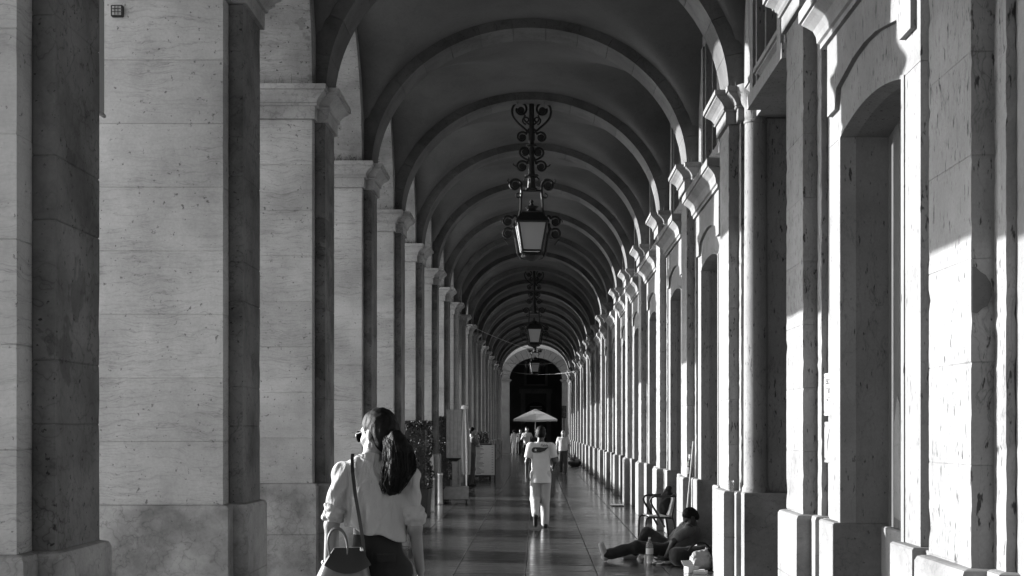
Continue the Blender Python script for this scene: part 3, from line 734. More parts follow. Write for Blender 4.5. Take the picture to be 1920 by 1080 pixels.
    for i in range(4):
        a = i * math.pi / 2; g = MB(); e = .014
        pts = [(-wb_ + e, -wb_, zb), (wb_ - e, -wb_, zb), (wt - e, -wt, zt), (-wt + e, -wt, zt)]
        rr = lambda p: (p[0] * math.cos(a) - p[1] * math.sin(a), p[0] * math.sin(a) + p[1] * math.cos(a), p[2])
        g.rings([[rr((p[0], p[1] + d, p[2])) for p in pts] for d in (0, .006)]).build('pane', 'frosted_glass', L)
    MB().lathe([(.16, Z(477)), (.20, Z(479)), (.18, Z(482)), (.10, Z(486)), (.03, Z(489))], (0, 0, 0), 14).build('base_bowl', 'iron', L)
    return L
lan = make_lantern()
for i, k in enumerate((5, 11, 17)):
    o = lan if i == 0 else copy_tree(lan)
    o.location = (XC + .015, ym(k), CAP1 + RISE + .05); o.rotation_euler = (0, 0, R(4))
    o['label'] = ('ornate iron lantern hung clear of the others above the man in the white shirt', 'ornate iron lantern hanging behind the first one, cables passing below it', 'ornate iron lantern hanging closest to the far pale arch')[i]

# ---- overhead cables at the far end
def cable(a, b_, sag, lb):
    pts = [(a[0] + (b_[0] - a[0]) * t, a[1] + (b_[1] - a[1]) * t, a[2] + (b_[2] - a[2]) * t - sag * 4 * t * (1 - t)) for t in [i / 20 for i in range(21)]]
    tag(MB().tube(pts, .012, 5).build('overhead_cable', 'grey_paint'), lb, 'cable', 'cables strung under the vault')
cable((-2.28, 42.8, 5.1), (.0, 71.2, 5.9), .1, 'thin cable running from a pier capital to the far lantern')
cable((-2.28, 63.2, 5.0), (2.08, 63.2, 5.1), .28, 'slack cable strung across the walk between the capitals')
cable((-2.28, 79.4, 5.3), (2.08, 71.4, 4.8), .25, 'slack cable slanting across the walk before the far arch')

# ================================================================ STREET FURNITURE
def at(px, py, Y): return Vector(((px - VPX) * Y / F_PX, Y, CAM_H + (VPY - py) * Y / F_PX))
# square light on the second pier
o = empty('wall_light', (-3.16, yl(2) - .508, 4.90), 0, 'small square bulkhead light with a grid on the veined pier', 'wall light')
MB().box(-.045, .045, -.03, .004, -.045, .045, .006).build('housing', 'iron', o)
MB().box(-.034, .034, -.034, -.0305, -.034, .034).build('lens', 'frosted_glass', o)
for i in (-1, 1):
    MB().box(i * .012 - .002, i * .012 + .002, -.038, -.0345, -.034, .034).build('grid_bar', 'iron', o)
    MB().box(-.034, .034, -.042, -.0385, i * .012 - .002, i * .012 + .002).build('grid_bar', 'iron', o)
o.location = Vector(at(221, 22, yl(2) - .508))
# plaques
def text(body, size, loc, rot, parent, mat='ink', name='lettering', ext=.0008):
    c = bpy.data.curves.new(name, 'FONT'); c.body = body; c.size = size; c.align_x = 'CENTER'; c.align_y = 'CENTER'; c.extrude = ext
    tmp = bpy.data.objects.new(name, c); col.objects.link(tmp); bpy.context.view_layer.update()
    me = bpy.data.meshes.new_from_object(tmp.evaluated_get(bpy.context.evaluated_depsgraph_get())); bpy.data.objects.remove(tmp)
    return link(name, me, mat, parent, loc, rot)
YPL = yr(2) - .51 - .17
def plaque(z0, z1, mat, lb, lines, y=YPL):
    o = empty('plaque', (XW, y, (z0 + z1) / 2), 0, lb, 'plaque')
    h = (z1 - z0) / 2
    MB().box(-.035, -.018, -.14, .14, -h, h, .006).build('plate', mat, o)
    for sy in (-1, 1):
        for sz in (-1, 1): MB().rings([[(x_, sy * .115 + .01 * math.cos(t), sz * (h - .03) + .01 * math.sin(t)) for t in [i * math.pi / 4 for i in range(8)]] for x_ in (-.04, .001)]).build('screw', 'steel', o)
    for (tx, sz_, zz_, m_) in lines: text(tx, sz_, (-.0362, 0, zz_), (R(90), 0, R(-90)), o, m_)
    return o
plaque(1.82, 2.145, 'white_paint', 'white enamel wall plaque lettered LISBOA STORY CENTRE', [('LISBOA', .062, .095, 'ink'), ('STORY', .062, .025, 'ink'), ('CENTRE', .062, -.045, 'ink'), ('---------', .04, -.10, 'grey_paint')])
pq = plaque(1.46, 1.775, 'plaque_dark', 'dark grey wall plaque with a pale stroke under the white one', [('----------', .04, -.10, 'white_paint')], YPL - .01)
MB().tube([(-.0365, .05, -.09), (-.0365, .02, .02), (-.0365, -.04, .10)], [.004, .012, .003], 6).build('emblem_stroke', 'white_paint', pq)

def leaf_mass(n, fn, size, seed):
    rnd = random.Random(seed); mb = MB()
    for _ in range(n):
        c = Vector(fn(rnd)); a = Euler((rnd.uniform(0, 6.3), rnd.uniform(0, 6.3), rnd.uniform(0, 6.3))).to_matrix(); s_ = size * rnd.uniform(.6, 1.3)
        mb.add([c + a @ Vector(p) * s_ for p in ((-.5, 0, 0), (0, -.28, .05), (.5, 0, 0), (0, .28, .05))], [(0, 1, 2, 3)])
    return mb
def hedge(x, y, w_, d, h, lb, seed, z0=.45, grp='potted hedges between the piers'):
    o = empty('potted_hedge', (x, y, 0), 0, lb, 'hedge', grp)
    MB().rings([[(sx * a, sy * b_, z) for sx, sy in ((-1, -1), (1, -1), (1, 1), (-1, 1))] for a, b_, z in ((w_ * .42, d * .45, 0), (w_ * .5, d * .5, z0), (w_ * .46, d * .47, z0), (w_ * .44, d * .45, z0 - .04))]).build('planter', 'planter', o)
    def fn(r):
        zz_ = r.uniform(z0, h); k_ = .5 + .04 * math.sin(zz_ * 9 + seed) - (.06 if zz_ > h - .12 else 0)
        a = [r.uniform(-1, 1), r.uniform(-1, 1)]; i = r.randrange(3)
        if i < 2: a[i] = math.copysign(r.uniform(.75, 1.08), a[i])
        return (a[0] * w_ * k_, a[1] * d * k_, zz_ if i < 2 else h - abs(r.gauss(0, .06)) + .04)
    tag(leaf_mass(5200, fn, .045, seed).build('foliage', 'foliage', o), kind='stuff')
    MB().box(-w_ * .36, w_ * .36, -d * .36, d * .36, z0 - .03, h - .08).build('branch_core', 'foliage', o)
    return o
hedge(-2.36, 26.2, .55, .9, 1.83, 'tall clipped hedge in a dark planter behind the woman', 1, .55)
hedge(-2.30, 32.2, .5, .8, 1.98, 'loose leafy hedge beside the wheeled panel stand', 2, .5)
hedge(-2.30, 54.0, .6, 2.0, 1.55, 'dark low hedge beyond the menu board', 3, .5)

hp = hedge(-4.35, 0, .6, 3.2, 1.9, 'long dark hedge added out of view to shade the far arches', 4, .5, 'hedges added outside the far arches for shade')
for i, k in enumerate(range(8, KMAX)):  # unseen row, added to cut sky and ground light on the far piers
    o = hp if i == 0 else copy_tree(hp); o.location = (-4.35, yl(k) + BAY / 2, -.16)
# steel bollard-like ash bins
def ash_bin(x, y, lb):
    o = empty('ash_bin', (x, y, 0), 0, lb, 'ash bin', 'steel ash bins by the hedge')
    MB().lathe([(.082, 0), (.085, .01), (.085, .025), (.078, .03), (.078, .655), (.080, .66)], n=24).build('body', 'steel', o, smooth=True)
    MB().lathe([(.084, .66), (.086, .67), (.086, .70), (.07, .712), (.0, .714)], n=24).build('lid', 'steel', o, smooth=True)
    return o
p1 = at(808, 960, 27.6); ash_bin(p1.x, 27.6, 'plain steel ash bin standing beside the hedge')
p2 = at(825, 945, 30.4); o = ash_bin(p2.x, 30.4, 'steel ash bin with a dark bracket on its side')
o.scale = (.8, .8, 1.0)
MB().box(.08, .17, -.03, .03, .52, .60, .01).tube([(.10, 0, .52), (.14, 0, .40), (.10, 0, .35)], .02, 6).build('bracket', 'black', o)

# wheeled stand with tall panel
o = empty('panel_stand', (-1.87, 31.0, 0), R(3), 'wheeled white box stand with a post and tall boarded panel', 'stand')
MB().box(-.29, .29, -.25, .25, .09, .38, .012).build('base_box', 'grey_paint', o)
MB().box(-.06, .04, -.258, -.2505, .17, .27, .006).build('access_hatch', 'grey_paint', o)
MB().box(-.09, .03, -.05, .05, .38, .98).build('post', 'grey_paint', o)
MB().rings([[(a * sx - .05, b_ * sy, z) for sx, sy in ((-1, -1), (1, -1), (1, 1), (-1, 1))] for a, b_, z in ((.06, .06, .96), (.17, .12, 1.04))]).build('bracket', 'iron', o)
for i in range(4): MB().box(-.225 + i * .088, -.225 + i * .088 + .082, -.12, .12, 1.041, 2.17, .005).build('board', 'grey_paint', o)
for sx in (-1, 1):
    for sy in (-1, 1):
        c_ = MB().rings([[(sx * .24 + x_, sy * .19 + .045 * math.cos(t), .045 + .045 * math.sin(t)) for t in [i * math.pi / 6 for i in range(12)]] for x_ in (-.016, .016)]).box(sx * .24 - .025, sx * .24 + .025, sy * .19 - .02, sy * .19 + .02, .06, .0895)
        c_.build('castor', 'black', o)
# folded parasol
o = empty('folded_parasol', (-1.78, 34.0, 0), 0, 'folded pale parasol with white cap leaning beside the panel stand', 'parasol')
MB().tube([(0, 0, .05), (-.05, 0, 2.30)], .02, 8).build('pole', 'steel', o)
fp = MB(); rs = []
for i in range(14):
    t = i / 13; z = .55 + 1.7 * t; rr = (.075 + .05 * math.sin(t * 3.0)) * (1 - .55 * t)
    rs.append([(-.05 * (z / 2.3) + rr * (1 + .35 * math.cos(5 * a)) * math.cos(a), rr * (1 + .35 * math.cos(5 * a)) * math.sin(a), z) for a in [2 * math.pi * j / 30 for j in range(30)]])
fp.rings(rs).build('canopy', 'canvas', o, smooth=True)
MB().lathe([(.085, 2.22), (.095, 2.25), (.09, 2.30), (.04, 2.33)], (-.05, 0, 0)).build('cap', 'white_paint', o, smooth=True)
MB().lathe([(.22, 0), (.22, .05), (.05, .08), (.03, .2)], (0, 0, 0)).build('base', 'iron', o)
# menu board
o = empty('menu_board', (at(909, 905, 42.6).x, 42.6, 0), R(4), 'white menu board on black legs beside the standing waiter', 'menu board')
mbw = .32
bd = MB().box(-mbw, mbw, -.012, .012, .24, 1.20, .004).build('board', 'paper', o, rot=(R(-4), 0, 0))
for i in range(22):
    z = 1.13 - i * .04; wl = random.uniform(.08, .26); x0 = -mbw + .05
    MB().box(x0, x0 + wl, -.0145, -.0125, z - .006, z + .006).build('menu_line', 'ink', bd)
    if i % 2 == 0: MB().box(mbw - .10, mbw - .05, -.0145, -.0125, z - .006, z + .006).build('menu_line', 'ink', bd)
for s_ in (-1, 1):
    MB().tube([(s_ * (mbw + .012), -.02, 0), (s_ * (mbw + .012), .06, 1.24)], .014, 6).build('leg', 'black', o)
    MB().tube([(s_ * (mbw + .012), .42, 0), (s_ * (mbw + .012), .08, 1.20)], .014, 6).build('leg', 'black', o)
# waiter station (dark cabinet) behind the board
o = empty('serving_cabinet', (-1.95, 45.6, 0), 0, 'dark serving cabinet standing behind the menu board', 'cabinet')
MB().box(-.4, .4, -.25, .25, .08, 1.18, .01).build('carcass', 'dark_wood', o); MB().box(-.43, .43, -.28, .28, 1.181, 1.22, .006).build('top', 'dark_wood', o)
for s_ in (-1, 1): MB().box(min(s_ * .02, s_ * .37), max(s_ * .02, s_ * .37), -.266, -.2505, .14, 1.1, .006).build('door', 'dark_wood', o)
for sx in (-1, 1):
    for sy in (-1, 1): MB().box(sx * .36 - .03, sx * .36 + .03, sy * .21 - .03, sy * .21 + .03, 0, .079).build('foot', 'black', o)
# big open parasol in the crossing
o = empty('open_parasol', (-.08, 89.9, 0), 0, 'large square white parasol open before the far arch', 'parasol')
MB().tube([(0, 0, 0), (0, 0, 3.0)], .03, 8).build('pole', 'white_paint', o)
MB().box(-.4, .4, -.4, .4, 0, .1, .02).build('base', 'iron', o)
c_ = MB(); rs = []
for a, z in ((1.45, 2.24), (1.45, 2.36), (.75, 2.72), (.10, 3.02), (.08, 3.05)): rs.append([(a * sx, a * sy, z - (.05 if (sx == 0 or sy == 0) and a > 1 else 0)) for sx, sy in ((-1, -1), (0, -1), (1, -1), (1, 0), (1, 1), (0, 1), (-1, 1), (-1, 0))])
c_.rings(rs, cap=False); c_.build('canopy', 'canvas', o)
for i in range(8):
    a = i * math.pi / 4; rr = 1.45 * (1.414 if i % 2 else 1) * .97
    MB().tube([(0, 0, 2.98), (rr * math.cos(a), rr * math.sin(a), 2.30)], .012, 5).build('rib', 'steel', o)
# signal at the crossing
o = empty('traffic_signal', (1.88, 90.9, 0), 0, 'dark traffic signal on a pole by the far arch', 'traffic signal')
MB().tube([(0, 0, 0), (0, 0, 3.3)], .05, 8).build('pole', 'iron', o); MB().box(-.15, .15, -.18, .10, 2.45, 3.3, .03).build('housing', 'black', o)
for i in range(3): MB().rings([[(.10 * math.cos(t), y_, 2.6 + i * .27 + .10 * math.sin(t)) for t in [j * math.pi / 7 for j in range(14)]] for y_ in (-.18, -.20)]).build('lens', 'lens', o)
# mat
tag(MB().box(-.14, .14, -.55, .55, .001, .014, .004).build('door_mat', 'dark_cloth', loc=(1.80, 30.0, 0)), 'dark mat lying on the floor against a plinth', 'mat')
# refuse bag by the wall, far
sb = Sdf((-.4, -.35, -.02), (.4, .35, .75), .02); sb.ell((0, 0, .2), (.3, .26, .24)).cone((0, 0, .3), (.02, 0, .62), .14, .04, .06); sb.fold(.03, (9, 9, 9)); sb.keep((0, 0, -1), 0)
o = sb.build('refuse_bag', 'black_bag', None); o.location = (1.72, 60.5, 0); tag(o, 'black refuse bag slumped against the inner wall behind the old man', 'refuse bag')

# ---- around the sitting man
def lathe_thing(name, prof, mat, loc, lb, cat, extra=None, n=20):
    o = empty(name, loc, 0, lb, cat); MB().lathe(prof, n=n).build('body', mat, o, smooth=True)
    for nm, pr, m_ in (extra or []): MB().lathe(pr, n=n).build(nm, m_, o, smooth=True)
    return o
lathe_thing('wine_bottle', [(.033, 0), (.037, .006), (.037, .19), (.032, .22), (.016, .25), (.0145, .30), (.016, .302), (.016, .31), (.0, .311)], 'bottle_glass', (2.125, yr(4) - .445, PL_R + .003), 'dark wine bottle with pale foil on the pilaster plinth', 'bottle',
            [('foil', [(.0152, .262), (.0168, .27), (.0172, .318), (.0, .320)], 'white_paint'), ('label', [(.0374, .06), (.0376, .061), (.0376, .14), (.0374, .141)], 'dark_wood')])
lathe_thing('plastic_cup', [(.026, 0), (.028, .002), (.038, .11), (.040, .112), (.037, .110), (.026, .004)], 'plastic_clear', (2.10, yr(3) - .44, PL_R + .003), 'clear plastic cup left on the pilaster plinth', 'cup')
pb = at(1218, 1056, 17.05)
lathe_thing('water_bottle', [(.04, 0), (.047, .012)] + [(.047 - .003 * (i % 2), .03 + i * .018) for i in range(11)] + [(.047, .235), (.03, .275), (.015, .30), (.014, .318)], 'plastic_clear', (pb.x, 17.05, 0), 'large ribbed water bottle beside the sitting man', 'bottle', [('cap', [(.016, .312), (.016, .334), (0, .335)], 'white_paint'), ('label', [(.0478, .12), (.048, .121), (.048, .19), (.0478, .191)], 'paper')])
pb = at(1203, 1050, 17.3)
lathe_thing('small_cup', [(.026, 0), (.028, .002), (.036, .09), (.034, .088), (.024, .004)], 'plastic_clear', (pb.x, 17.3, 0), 'small plastic cup on the floor by the outstretched leg', 'cup', [('drink', [(.0, .004), (.0245, .005), (.029, .04), (0, .041)], 'leather_dark')])
# foil packet
sb = Sdf((-.14, -.08, -.01), (.14, .08, .06), .006); sb.cone((-.1, 0, .015), (.1, .01, .018), .02, .024, .01, sy=1.8); sb.fold(.02, (30, 30, 40)); sb.keep((0, 0, -1), 0)
o = sb.build('snack_packet', 'steel', None); p_ = at(1240, 1057, 16.9); o.location = (p_.x, 16.9, 0); tag(o, 'crumpled shiny snack packet on the floor by the bottle', 'packet')
# white carrier bag, patterned box
sb = Sdf((-.22, -.2, -.02), (.22, .2, .34), .010); sb.cone((-.05, 0, .08), (.06, 0, .09), .085, .085, .03).cone((-.04, 0, .17), (.07, .01, .18), .07, .065, .04).cone((.06, 0, .2), (.08, .03, .27), .04, .02, .03); sb.fold(.035, (16, 16, 14)); sb.fold(.02, (34, 34, 30)); sb.keep((0, 0, -1), 0)
p_ = at(1316, 1078, 16.2); o = sb.build('carrier_bag', 'bag_white', None); o.location = (p_.x - .02, 16.2, 0); tag(o, 'white plastic carrier bag standing against the pilaster plinth', 'bag')
o = empty('snack_box', (at(1296, 1078, 15.95).x, 15.95, 0), R(25), 'open checked cardboard box on the floor before the carrier bag', 'box')
MB().box(-.07, .07, -.05, .05, 0, .006).build('base', 'check_paper', o)
for s_ in (-1, 1):
    MB().box(-.07, .07, s_ * .05 - .002, s_ * .05 + .002, .007, .075).build('side', 'check_paper', o); MB().box(s_ * .07 - .002, s_ * .07 + .002, -.047, .047, .007, .075).build('side', 'check_paper', o)
MB().box(-.07, .07, 0, .09, 0, .003).build('lid', 'check_paper', o, (0, .052, .076), (R(40), 0, 0))
o = empty('flat_carton', (at(1313, 1078, 15.85).x, 15.85, 0), R(-15), 'flattened checked carton lying beside the open box', 'carton')
MB().box(-.08, .08, -.06, .06, 0, .035, .003).build('body', 'check_paper', o); MB().box(-.02, .05, -.03, .04, .0355, .05, .006).build('flap', 'paper', o)
# dark duffel bag he leans on
sb = Sdf((-.4, -.3, -.02), (.4, .3, .32), .013); sb.cone((-.22, 0, .12), (.2, .02, .13), .12, .13, .03, sy=1.2); sb.fold(.03, (10, 10, 10)); sb.keep((0, 0, -1), 0)
o = empty('duffel_bag', (1.98, 16.75, 0), R(20), 'limp black duffel bag the sitting man rests against', 'bag'); sb.build('body', 'dark_cloth', o)
MB().tube(bez((-.15, -.13, .2), (-.1, -.2, .34), (.1, -.2, .34), (.15, -.13, .2)), .012, 6).build('strap', 'black', o)
# broom stick
o = empty('broom', (1.99, 18.05, 0), 0, 'long pale broom leaning upright against the pilaster', 'broom')
MB().tube([(0, 0, .10), (.16, .22, 1.55)], .010, 8).build('handle', 'grey_paint', o); MB().box(-.05, .05, -.13, .13, .06, .11, .01).build('head', 'black', o)
for i in range(9): MB().box(-.04, .04, -.125 + i * .028, -.125 + i * .028 + .02, 0, .0595).build('bristle', 'dark_wood', o)
# tube chair facing the walk
o = empty('metal_armchair', (1.86, 20.55, 0), R(8), 'low tubular metal armchair with white sling against the wall', 'chair')
for s_ in (-1, 1):
    y_ = s_ * .24
    MB().tube([(-.24, y_, 0), (-.235, y_, .30), (-.225, y_, .345), (-.19, y_, .375), (.16, y_, .36)], .016, 8).build('front_leg', 'iron', o)
    MB().tube([(.06, y_, .22), (-.04, y_, .40), (-.15, y_, .58), (-.165, y_, .63), (-.14, y_, .675), (-.09, y_, .69), (.22, y_, .69)], .016, 8).build('arm_rail', 'iron', o)
    MB().tube([(.24, y_, 0), (.20, y_, .30), (.17, y_, .38), (.24, y_, .72)], .015, 8).build('rear_leg', 'iron', o)
MB().tube([(.24, -.24, .72), (.24, .24, .72)], .015, 8).build('back_rail', 'iron', o)
MB().rings([[(x_, y_, z_) for x_, z_ in ((-.18, .39), (-.02, .372), (.14, .378), (.15, .39), (-.02, .384), (-.18, .402))] for y_ in (-.22, .22)]).build('seat_sling', 'white_paint', o)
MB().rings([[(x_, y_, z_) for x_, z_ in ((.13, .40), (.15, .39), (.225, .70), (.205, .70))] for y_ in (-.22, .22)]).build('back_sling', 'white_paint', o)
sb = Sdf((-.2, -.25, -.02), (.2, .25, .5), .013); sb.ell((0, 0, .17), (.13, .17, .19)).cone((.0, 0, .3), (0, 0, .42), .06, .05, .05); sb.fold(.03, (11, 11, 11)); sb.keep((0, 0, -1), 0)
o = sb.build('black_rucksack', 'dark_cloth', None); o.location = (1.96, 20.62, .395); tag(o, 'black rucksack sitting on the metal armchair', 'rucksack')
o.rotation_euler = (0, R(12), 0)

# ================================================================ PEOPLE
def rotz(a): c, s_ = math.cos(a), math.sin(a); return np.array([[c, -s_, 0], [s_, c, 0], [0, 0, 1]])
def rotx(a): c, s_ = math.cos(a), math.sin(a); return np.array([[1, 0, 0], [0, c, -s_], [0, s_, c]])
def roty(a): c, s_ = math.cos(a), math.sin(a); return np.array([[c, 0, s_], [0, 1, 0], [-s_, 0, c]])
def add_head(S, c, M, k=.015, fem=False, s=1.0):
    """head facing local +Y; c = centre of the skull, M rotates head space into body space"""
    P = lambda x, y, z: np.array(c) + M @ (np.array((x, y, z)) * s); MM = M
    S.ell(P(0, -.012, .025), (.076 * s, .095 * s, .090 * s), MM, k)                       # cranium
    S.ell(P(0, .025, -.035), (.062 * s, .070 * s, .085 * s), MM, .03)                     # face
    S.ell(P(0, .055, -.098), (.030 * s, .030 * s, .022 * s), MM, .03)                     # chin
    for q in (-1, 1):
        S.cone(P(q * .055, .0, -.06), P(q * .022, .058, -.10), .018 * s, .016 * s, .025)  # jaw
        S.ell(P(q * .033, .078, -.005), (.017 * s, .012 * s, .012 * s), MM, .004, cut=True)
        S.cone(P(q * .016, .083, .016), P(q * .045, .070, .016), .009 * s, .008 * s, .012)
        S.ell(P(q * .077, -.008, -.012), (.010 * s, .020 * s, .031 * s), MM, .006)        # ear
        S.ell(P(q * .048, .055, -.04), (.020 * s, .02 * s, .02 * s), MM, .02)             # cheek
    S.cone(P(0, .090, .005), P(0, .108, -.038), .008 * s, .013 * s, .012)                 # nose
    for q in (-1, 1): S.ell(P(q * .011, .098, -.042), (.008 * s, .009 * s, .007 * s), MM, .006)
    S.cone(P(-.020, .086, -.066), P(.020, .086, -.066), .006 * s, .006 * s, .006)
    S.cone(P(-.016, .085, -.078), P(.016, .085, -.078), .007 * s, .007 * s, .006)
    return P
def add_hand(S, w_, d, side, curl=.5, s=1.0, fwd=(0, 1, 0)):
    """hand hanging from wrist w_ along unit direction d; the palm faces 'inwards' (side * -x)"""
    w_, d = np.array(w_, float), np.array(d, float); d = d / np.linalg.norm(d); f = np.array(fwd, float); f = f - d * (f @ d); f /= np.linalg.norm(f)
    n = np.cross(d, f) * (1 if True else -1); inw = np.array((-side, 0, 0.)); n = n if n @ inw > 0 else -n
    k0 = w_ + d * .085 * s
    for i, (o_, L) in enumerate(((.030, .072), (.011, .082), (-.010, .077), (-.029, .060))):
        b0 = k0 + f * o_ * s
        S.cone(w_ + d * .012 * s + f * o_ * .55 * s, b0, .0135 * s, .0125 * s, .010)       # metacarpal, forms the palm
        a1 = d * math.cos(curl * .6) + n * math.sin(curl * .6); a2 = d * math.cos(curl * 1.5) + n * math.sin(curl * 1.5); a3 = d * math.cos(curl * 2.2) + n * math.sin(curl * 2.2)
        p1 = b0 + a1 * L * .48 * s; p2 = p1 + a2 * L * .32 * s; p3 = p2 + a3 * L * .22 * s
        S.chain([b0, p1, p2, p3], [.0105 * s, .0095 * s, .0088 * s, .0078 * s], .003)
    t0 = w_ + d * .022 * s + f * .024 * s; t1 = t0 + (d * .6 + f * .75 + n * .25) * .040 * s; t2 = t1 + (d * .85 + f * .25 + n * .4) * .034 * s; t3 = t2 + (d + n * .5) * .018 * s
    S.chain([t0, t1, t2, t3], [.015 * s, .0125 * s, .0108 * s, .009 * s], .006)
def figure(name, loc, rz, H, J, mats, lb, h=.011, group=None, fem=False, hair='short', sleeves='short', trousers='long', head_yaw=0, head_pitch=0, loose=.0, hem=None, curl=(.5, .5), tuck=False, tank=False):
    """a clothed adult about H tall, local +Y forward. J overrides joint positions (for a 1.75 m figure)."""
    s = H / 1.75
    j = dict(pelvis=(0, 0, .96), waist=(0, 0, 1.10), chest=(0, .0, 1.30), neck=(0, -.01, 1.475), head=(0, .02, 1.635),
             sl=(-.182, -.01, 1.405), sr=(.182, -.01, 1.405), el=(-.235, -.02, 1.13), er=(.235, -.02, 1.13), wl=(-.245, .04, .88), wr=(.245, .04, .88),
             hl=(-.09, 0, .93), hr=(.09, 0, .93), kl=(-.10, .01, .50), kr=(.10, .01, .50), al=(-.105, -.02, .085), ar=(.105, -.02, .085),
             tl=None, tr=None, dl=None, dr=None)
    j.update(J)
    j = {k: (np.array(v, float) * s if v is not None else None) for k, v in j.items()}
    pts = np.array([v for v in j.values() if v is not None]); lo = pts.min(0) - .22; hi = pts.max(0) + .22; lo[2] = max(lo[2], -.03) if lo[2] < .1 else lo[2]
    o = empty(name, loc, rz, lb, 'person', group); S = Sdf(lo, hi, h)
    # ---- body (one continuous surface)
    S.cone(j['pelvis'], j['waist'], .125 * s, .115 * s, .05, sy=.72); S.cone(j['waist'], j['chest'], .115 * s, .140 * s, .06, sy=.72)
    S.cone((j['sl'] * .78 + j['chest'] * .22), (j['sr'] * .78 + j['chest'] * .22), .072 * s, .072 * s, .06); S.cone(j['chest'], j['neck'], .12 * s, .056 * s, .05, sy=.75)
    S.cone(j['neck'] - (0, 0, .03), j['head'] - np.array((0, .02, .05)) * s, .054 * s, .050 * s, .03)
    M = rotz(head_yaw) @ rotx(head_pitch); P = add_head(S, j['head'], M, fem=fem, s=s)
    for q, L in ((-1, 'l'), (1, 'r')):
        S.chain([j['s' + L], j['e' + L], j['w' + L]], [.050 * s, .039 * s, .026 * s], .03)
        dd = j['d' + L] / s if j['d' + L] is not None else (j['w' + L] - j['e' + L])
        add_hand(S, j['w' + L], dd, q, curl[0 if q < 0 else 1], s)
        S.chain([j['h' + L], j['k' + L], j['a' + L]], [.082 * s, .055 * s, .036 * s], .04)
        toe = j['t' + L] if j['t' + L] is not None else j['a' + L] + np.array((q * .02, .15, -.05)) * s
        S.cone(j['a' + L] - np.array((0, .02, .04)) * s, toe, .030 * s, .028 * s, .02)
    S.build('body', mats['skin'], o)
    # ---- top
    T = Sdf(lo, hi, h); e = .014 + loose
    T.cone((j['pelvis'] + (0, 0, -.02)) if hem is None else np.array((j['pelvis'][0], j['pelvis'][1], hem * s - .02)), j['waist'], (.138 if hem is None else .152) * s + e, .125 * s + e, .05, sy=.80); T.cone(j['waist'], j['chest'], .122 * s + e, .145 * s + e, .06, sy=.76)
    T.cone((j['sl'] * .80 + j['chest'] * .20), (j['sr'] * .80 + j['chest'] * .20), .076 * s + e * .5, .076 * s + e * .5, .05); T.cone(j['chest'], j['neck'] - np.array((0, 0, .02)) * s, .12 * s + e, .060 * s + .01, .05, sy=.78)
    if not tank:
        for L in 'lr':
            a, b_ = j['s' + L], j['e' + L]; f_ = {'short': .72, 'long': 1.0}[sleeves]
            T.cone(a, a + (b_ - a) * f_, .056 * s + e * .5, .053 * s + e * .6, .035)
            if sleeves == 'long': T.cone(b_, j['w' + L], .055 * s, .04 * s, .03)
    T.fold(.012, (7 / s, 7 / s, 3 / s), 3.3)
    hz = (j['pelvis'][2] - .10 * s) if hem is None else hem * s
    if j['neck'][2] - j['pelvis'][2] > .35 * s:
        T.keep((0, 0, -1), -hz)
        T.keep((0, .25, 1), j['neck'][2] + .002)
    if not tank:
        for L in 'lr':
            a, b_ = j['s' + L], j['e' + L]; f_ = {'short': .74, 'long': 3.0}[sleeves]; d = (b_ - a) / np.linalg.norm(b_ - a); p_ = a + (b_ - a) * f_
            if sleeves == 'short':
                sl, (X, Y, Z) = T.sub_grid(np.minimum(p_, b_) - .10 * s, np.maximum(p_, b_) + .10 * s)
                near = np.sqrt((X - p_[0]) ** 2 + (Y - p_[1]) ** 2 + (Z - p_[2]) ** 2) < .12 * s
                side_ = (X * (1 if L == 'r' else -1)) > abs(a[0]) * .90
                dd = ((X - p_[0]) * d[0] + (Y - p_[1]) * d[1] + (Z - p_[2]) * d[2])
                T.d[sl] = np.where(near & side_, np.maximum(T.d[sl], dd), T.d[sl])
    T.build(mats.get('topname', 'shirt'), mats['top'], o)
    # ---- trousers
    B_ = Sdf(lo, hi, h); e2 = .014
    B_.cone(j['pelvis'] + np.array((0, 0, .04)) * s, j['pelvis'] - np.array((0, 0, .03)) * s, .128 * s + e2, .130 * s + e2, .05, sy=.78)
    for L in 'lr':
        k_, a_ = j['k' + L], j['a' + L]; end = a_ if trousers == 'long' else k_ + (a_ - k_) * .05
        B_.chain([j['h' + L], k_], [.080 * s + e2 * .8, .066 * s + e2 * (1.4 if trousers == 'long' else 2.2)], .03)
        if trousers == 'long': B_.cone(k_, end + np.array((0, 0, .0)) * s, .066 * s + e2, .056 * s + e2 * .8, .03)
    B_.fold(.014, (8 / s, 8 / s, 4 / s), 8.1)
    if j['neck'][2] - j['pelvis'][2] > .35 * s: B_.keep((0, 0, 1), j['waist'][2] - .02 * s)
    B_.build('trousers' if trousers == 'long' else 'shorts', mats['bottom'], o)
    # ---- shoes
    for q, L in ((-1, 'l'), (1, 'r')):
        a_ = j['a' + L]; toe = j['t' + L] if j['t' + L] is not None else a_ + np.array((q * .02, .15, -.05)) * s
        heel = a_ + np.array((0, -.03, -.045)) * s if j['t' + L] is None else a_ + (a_ - j['k' + L]) / np.linalg.norm(a_ - j['k' + L]) * .045 * s
        Q = Sdf(np.minimum(heel, np.minimum(toe, a_)) - .08, np.maximum(heel, np.maximum(toe, a_)) + .08, .008)
        Q.cone(heel, toe, .040 * s, .036 * s, .02); Q.cone(heel, a_, .040 * s, .042 * s, .02)
        if j['t' + L] is None: Q.keep((0, 0, -1), -.0)
        Q.build('shoe', mats.get('shoe', 'shoe'), o)
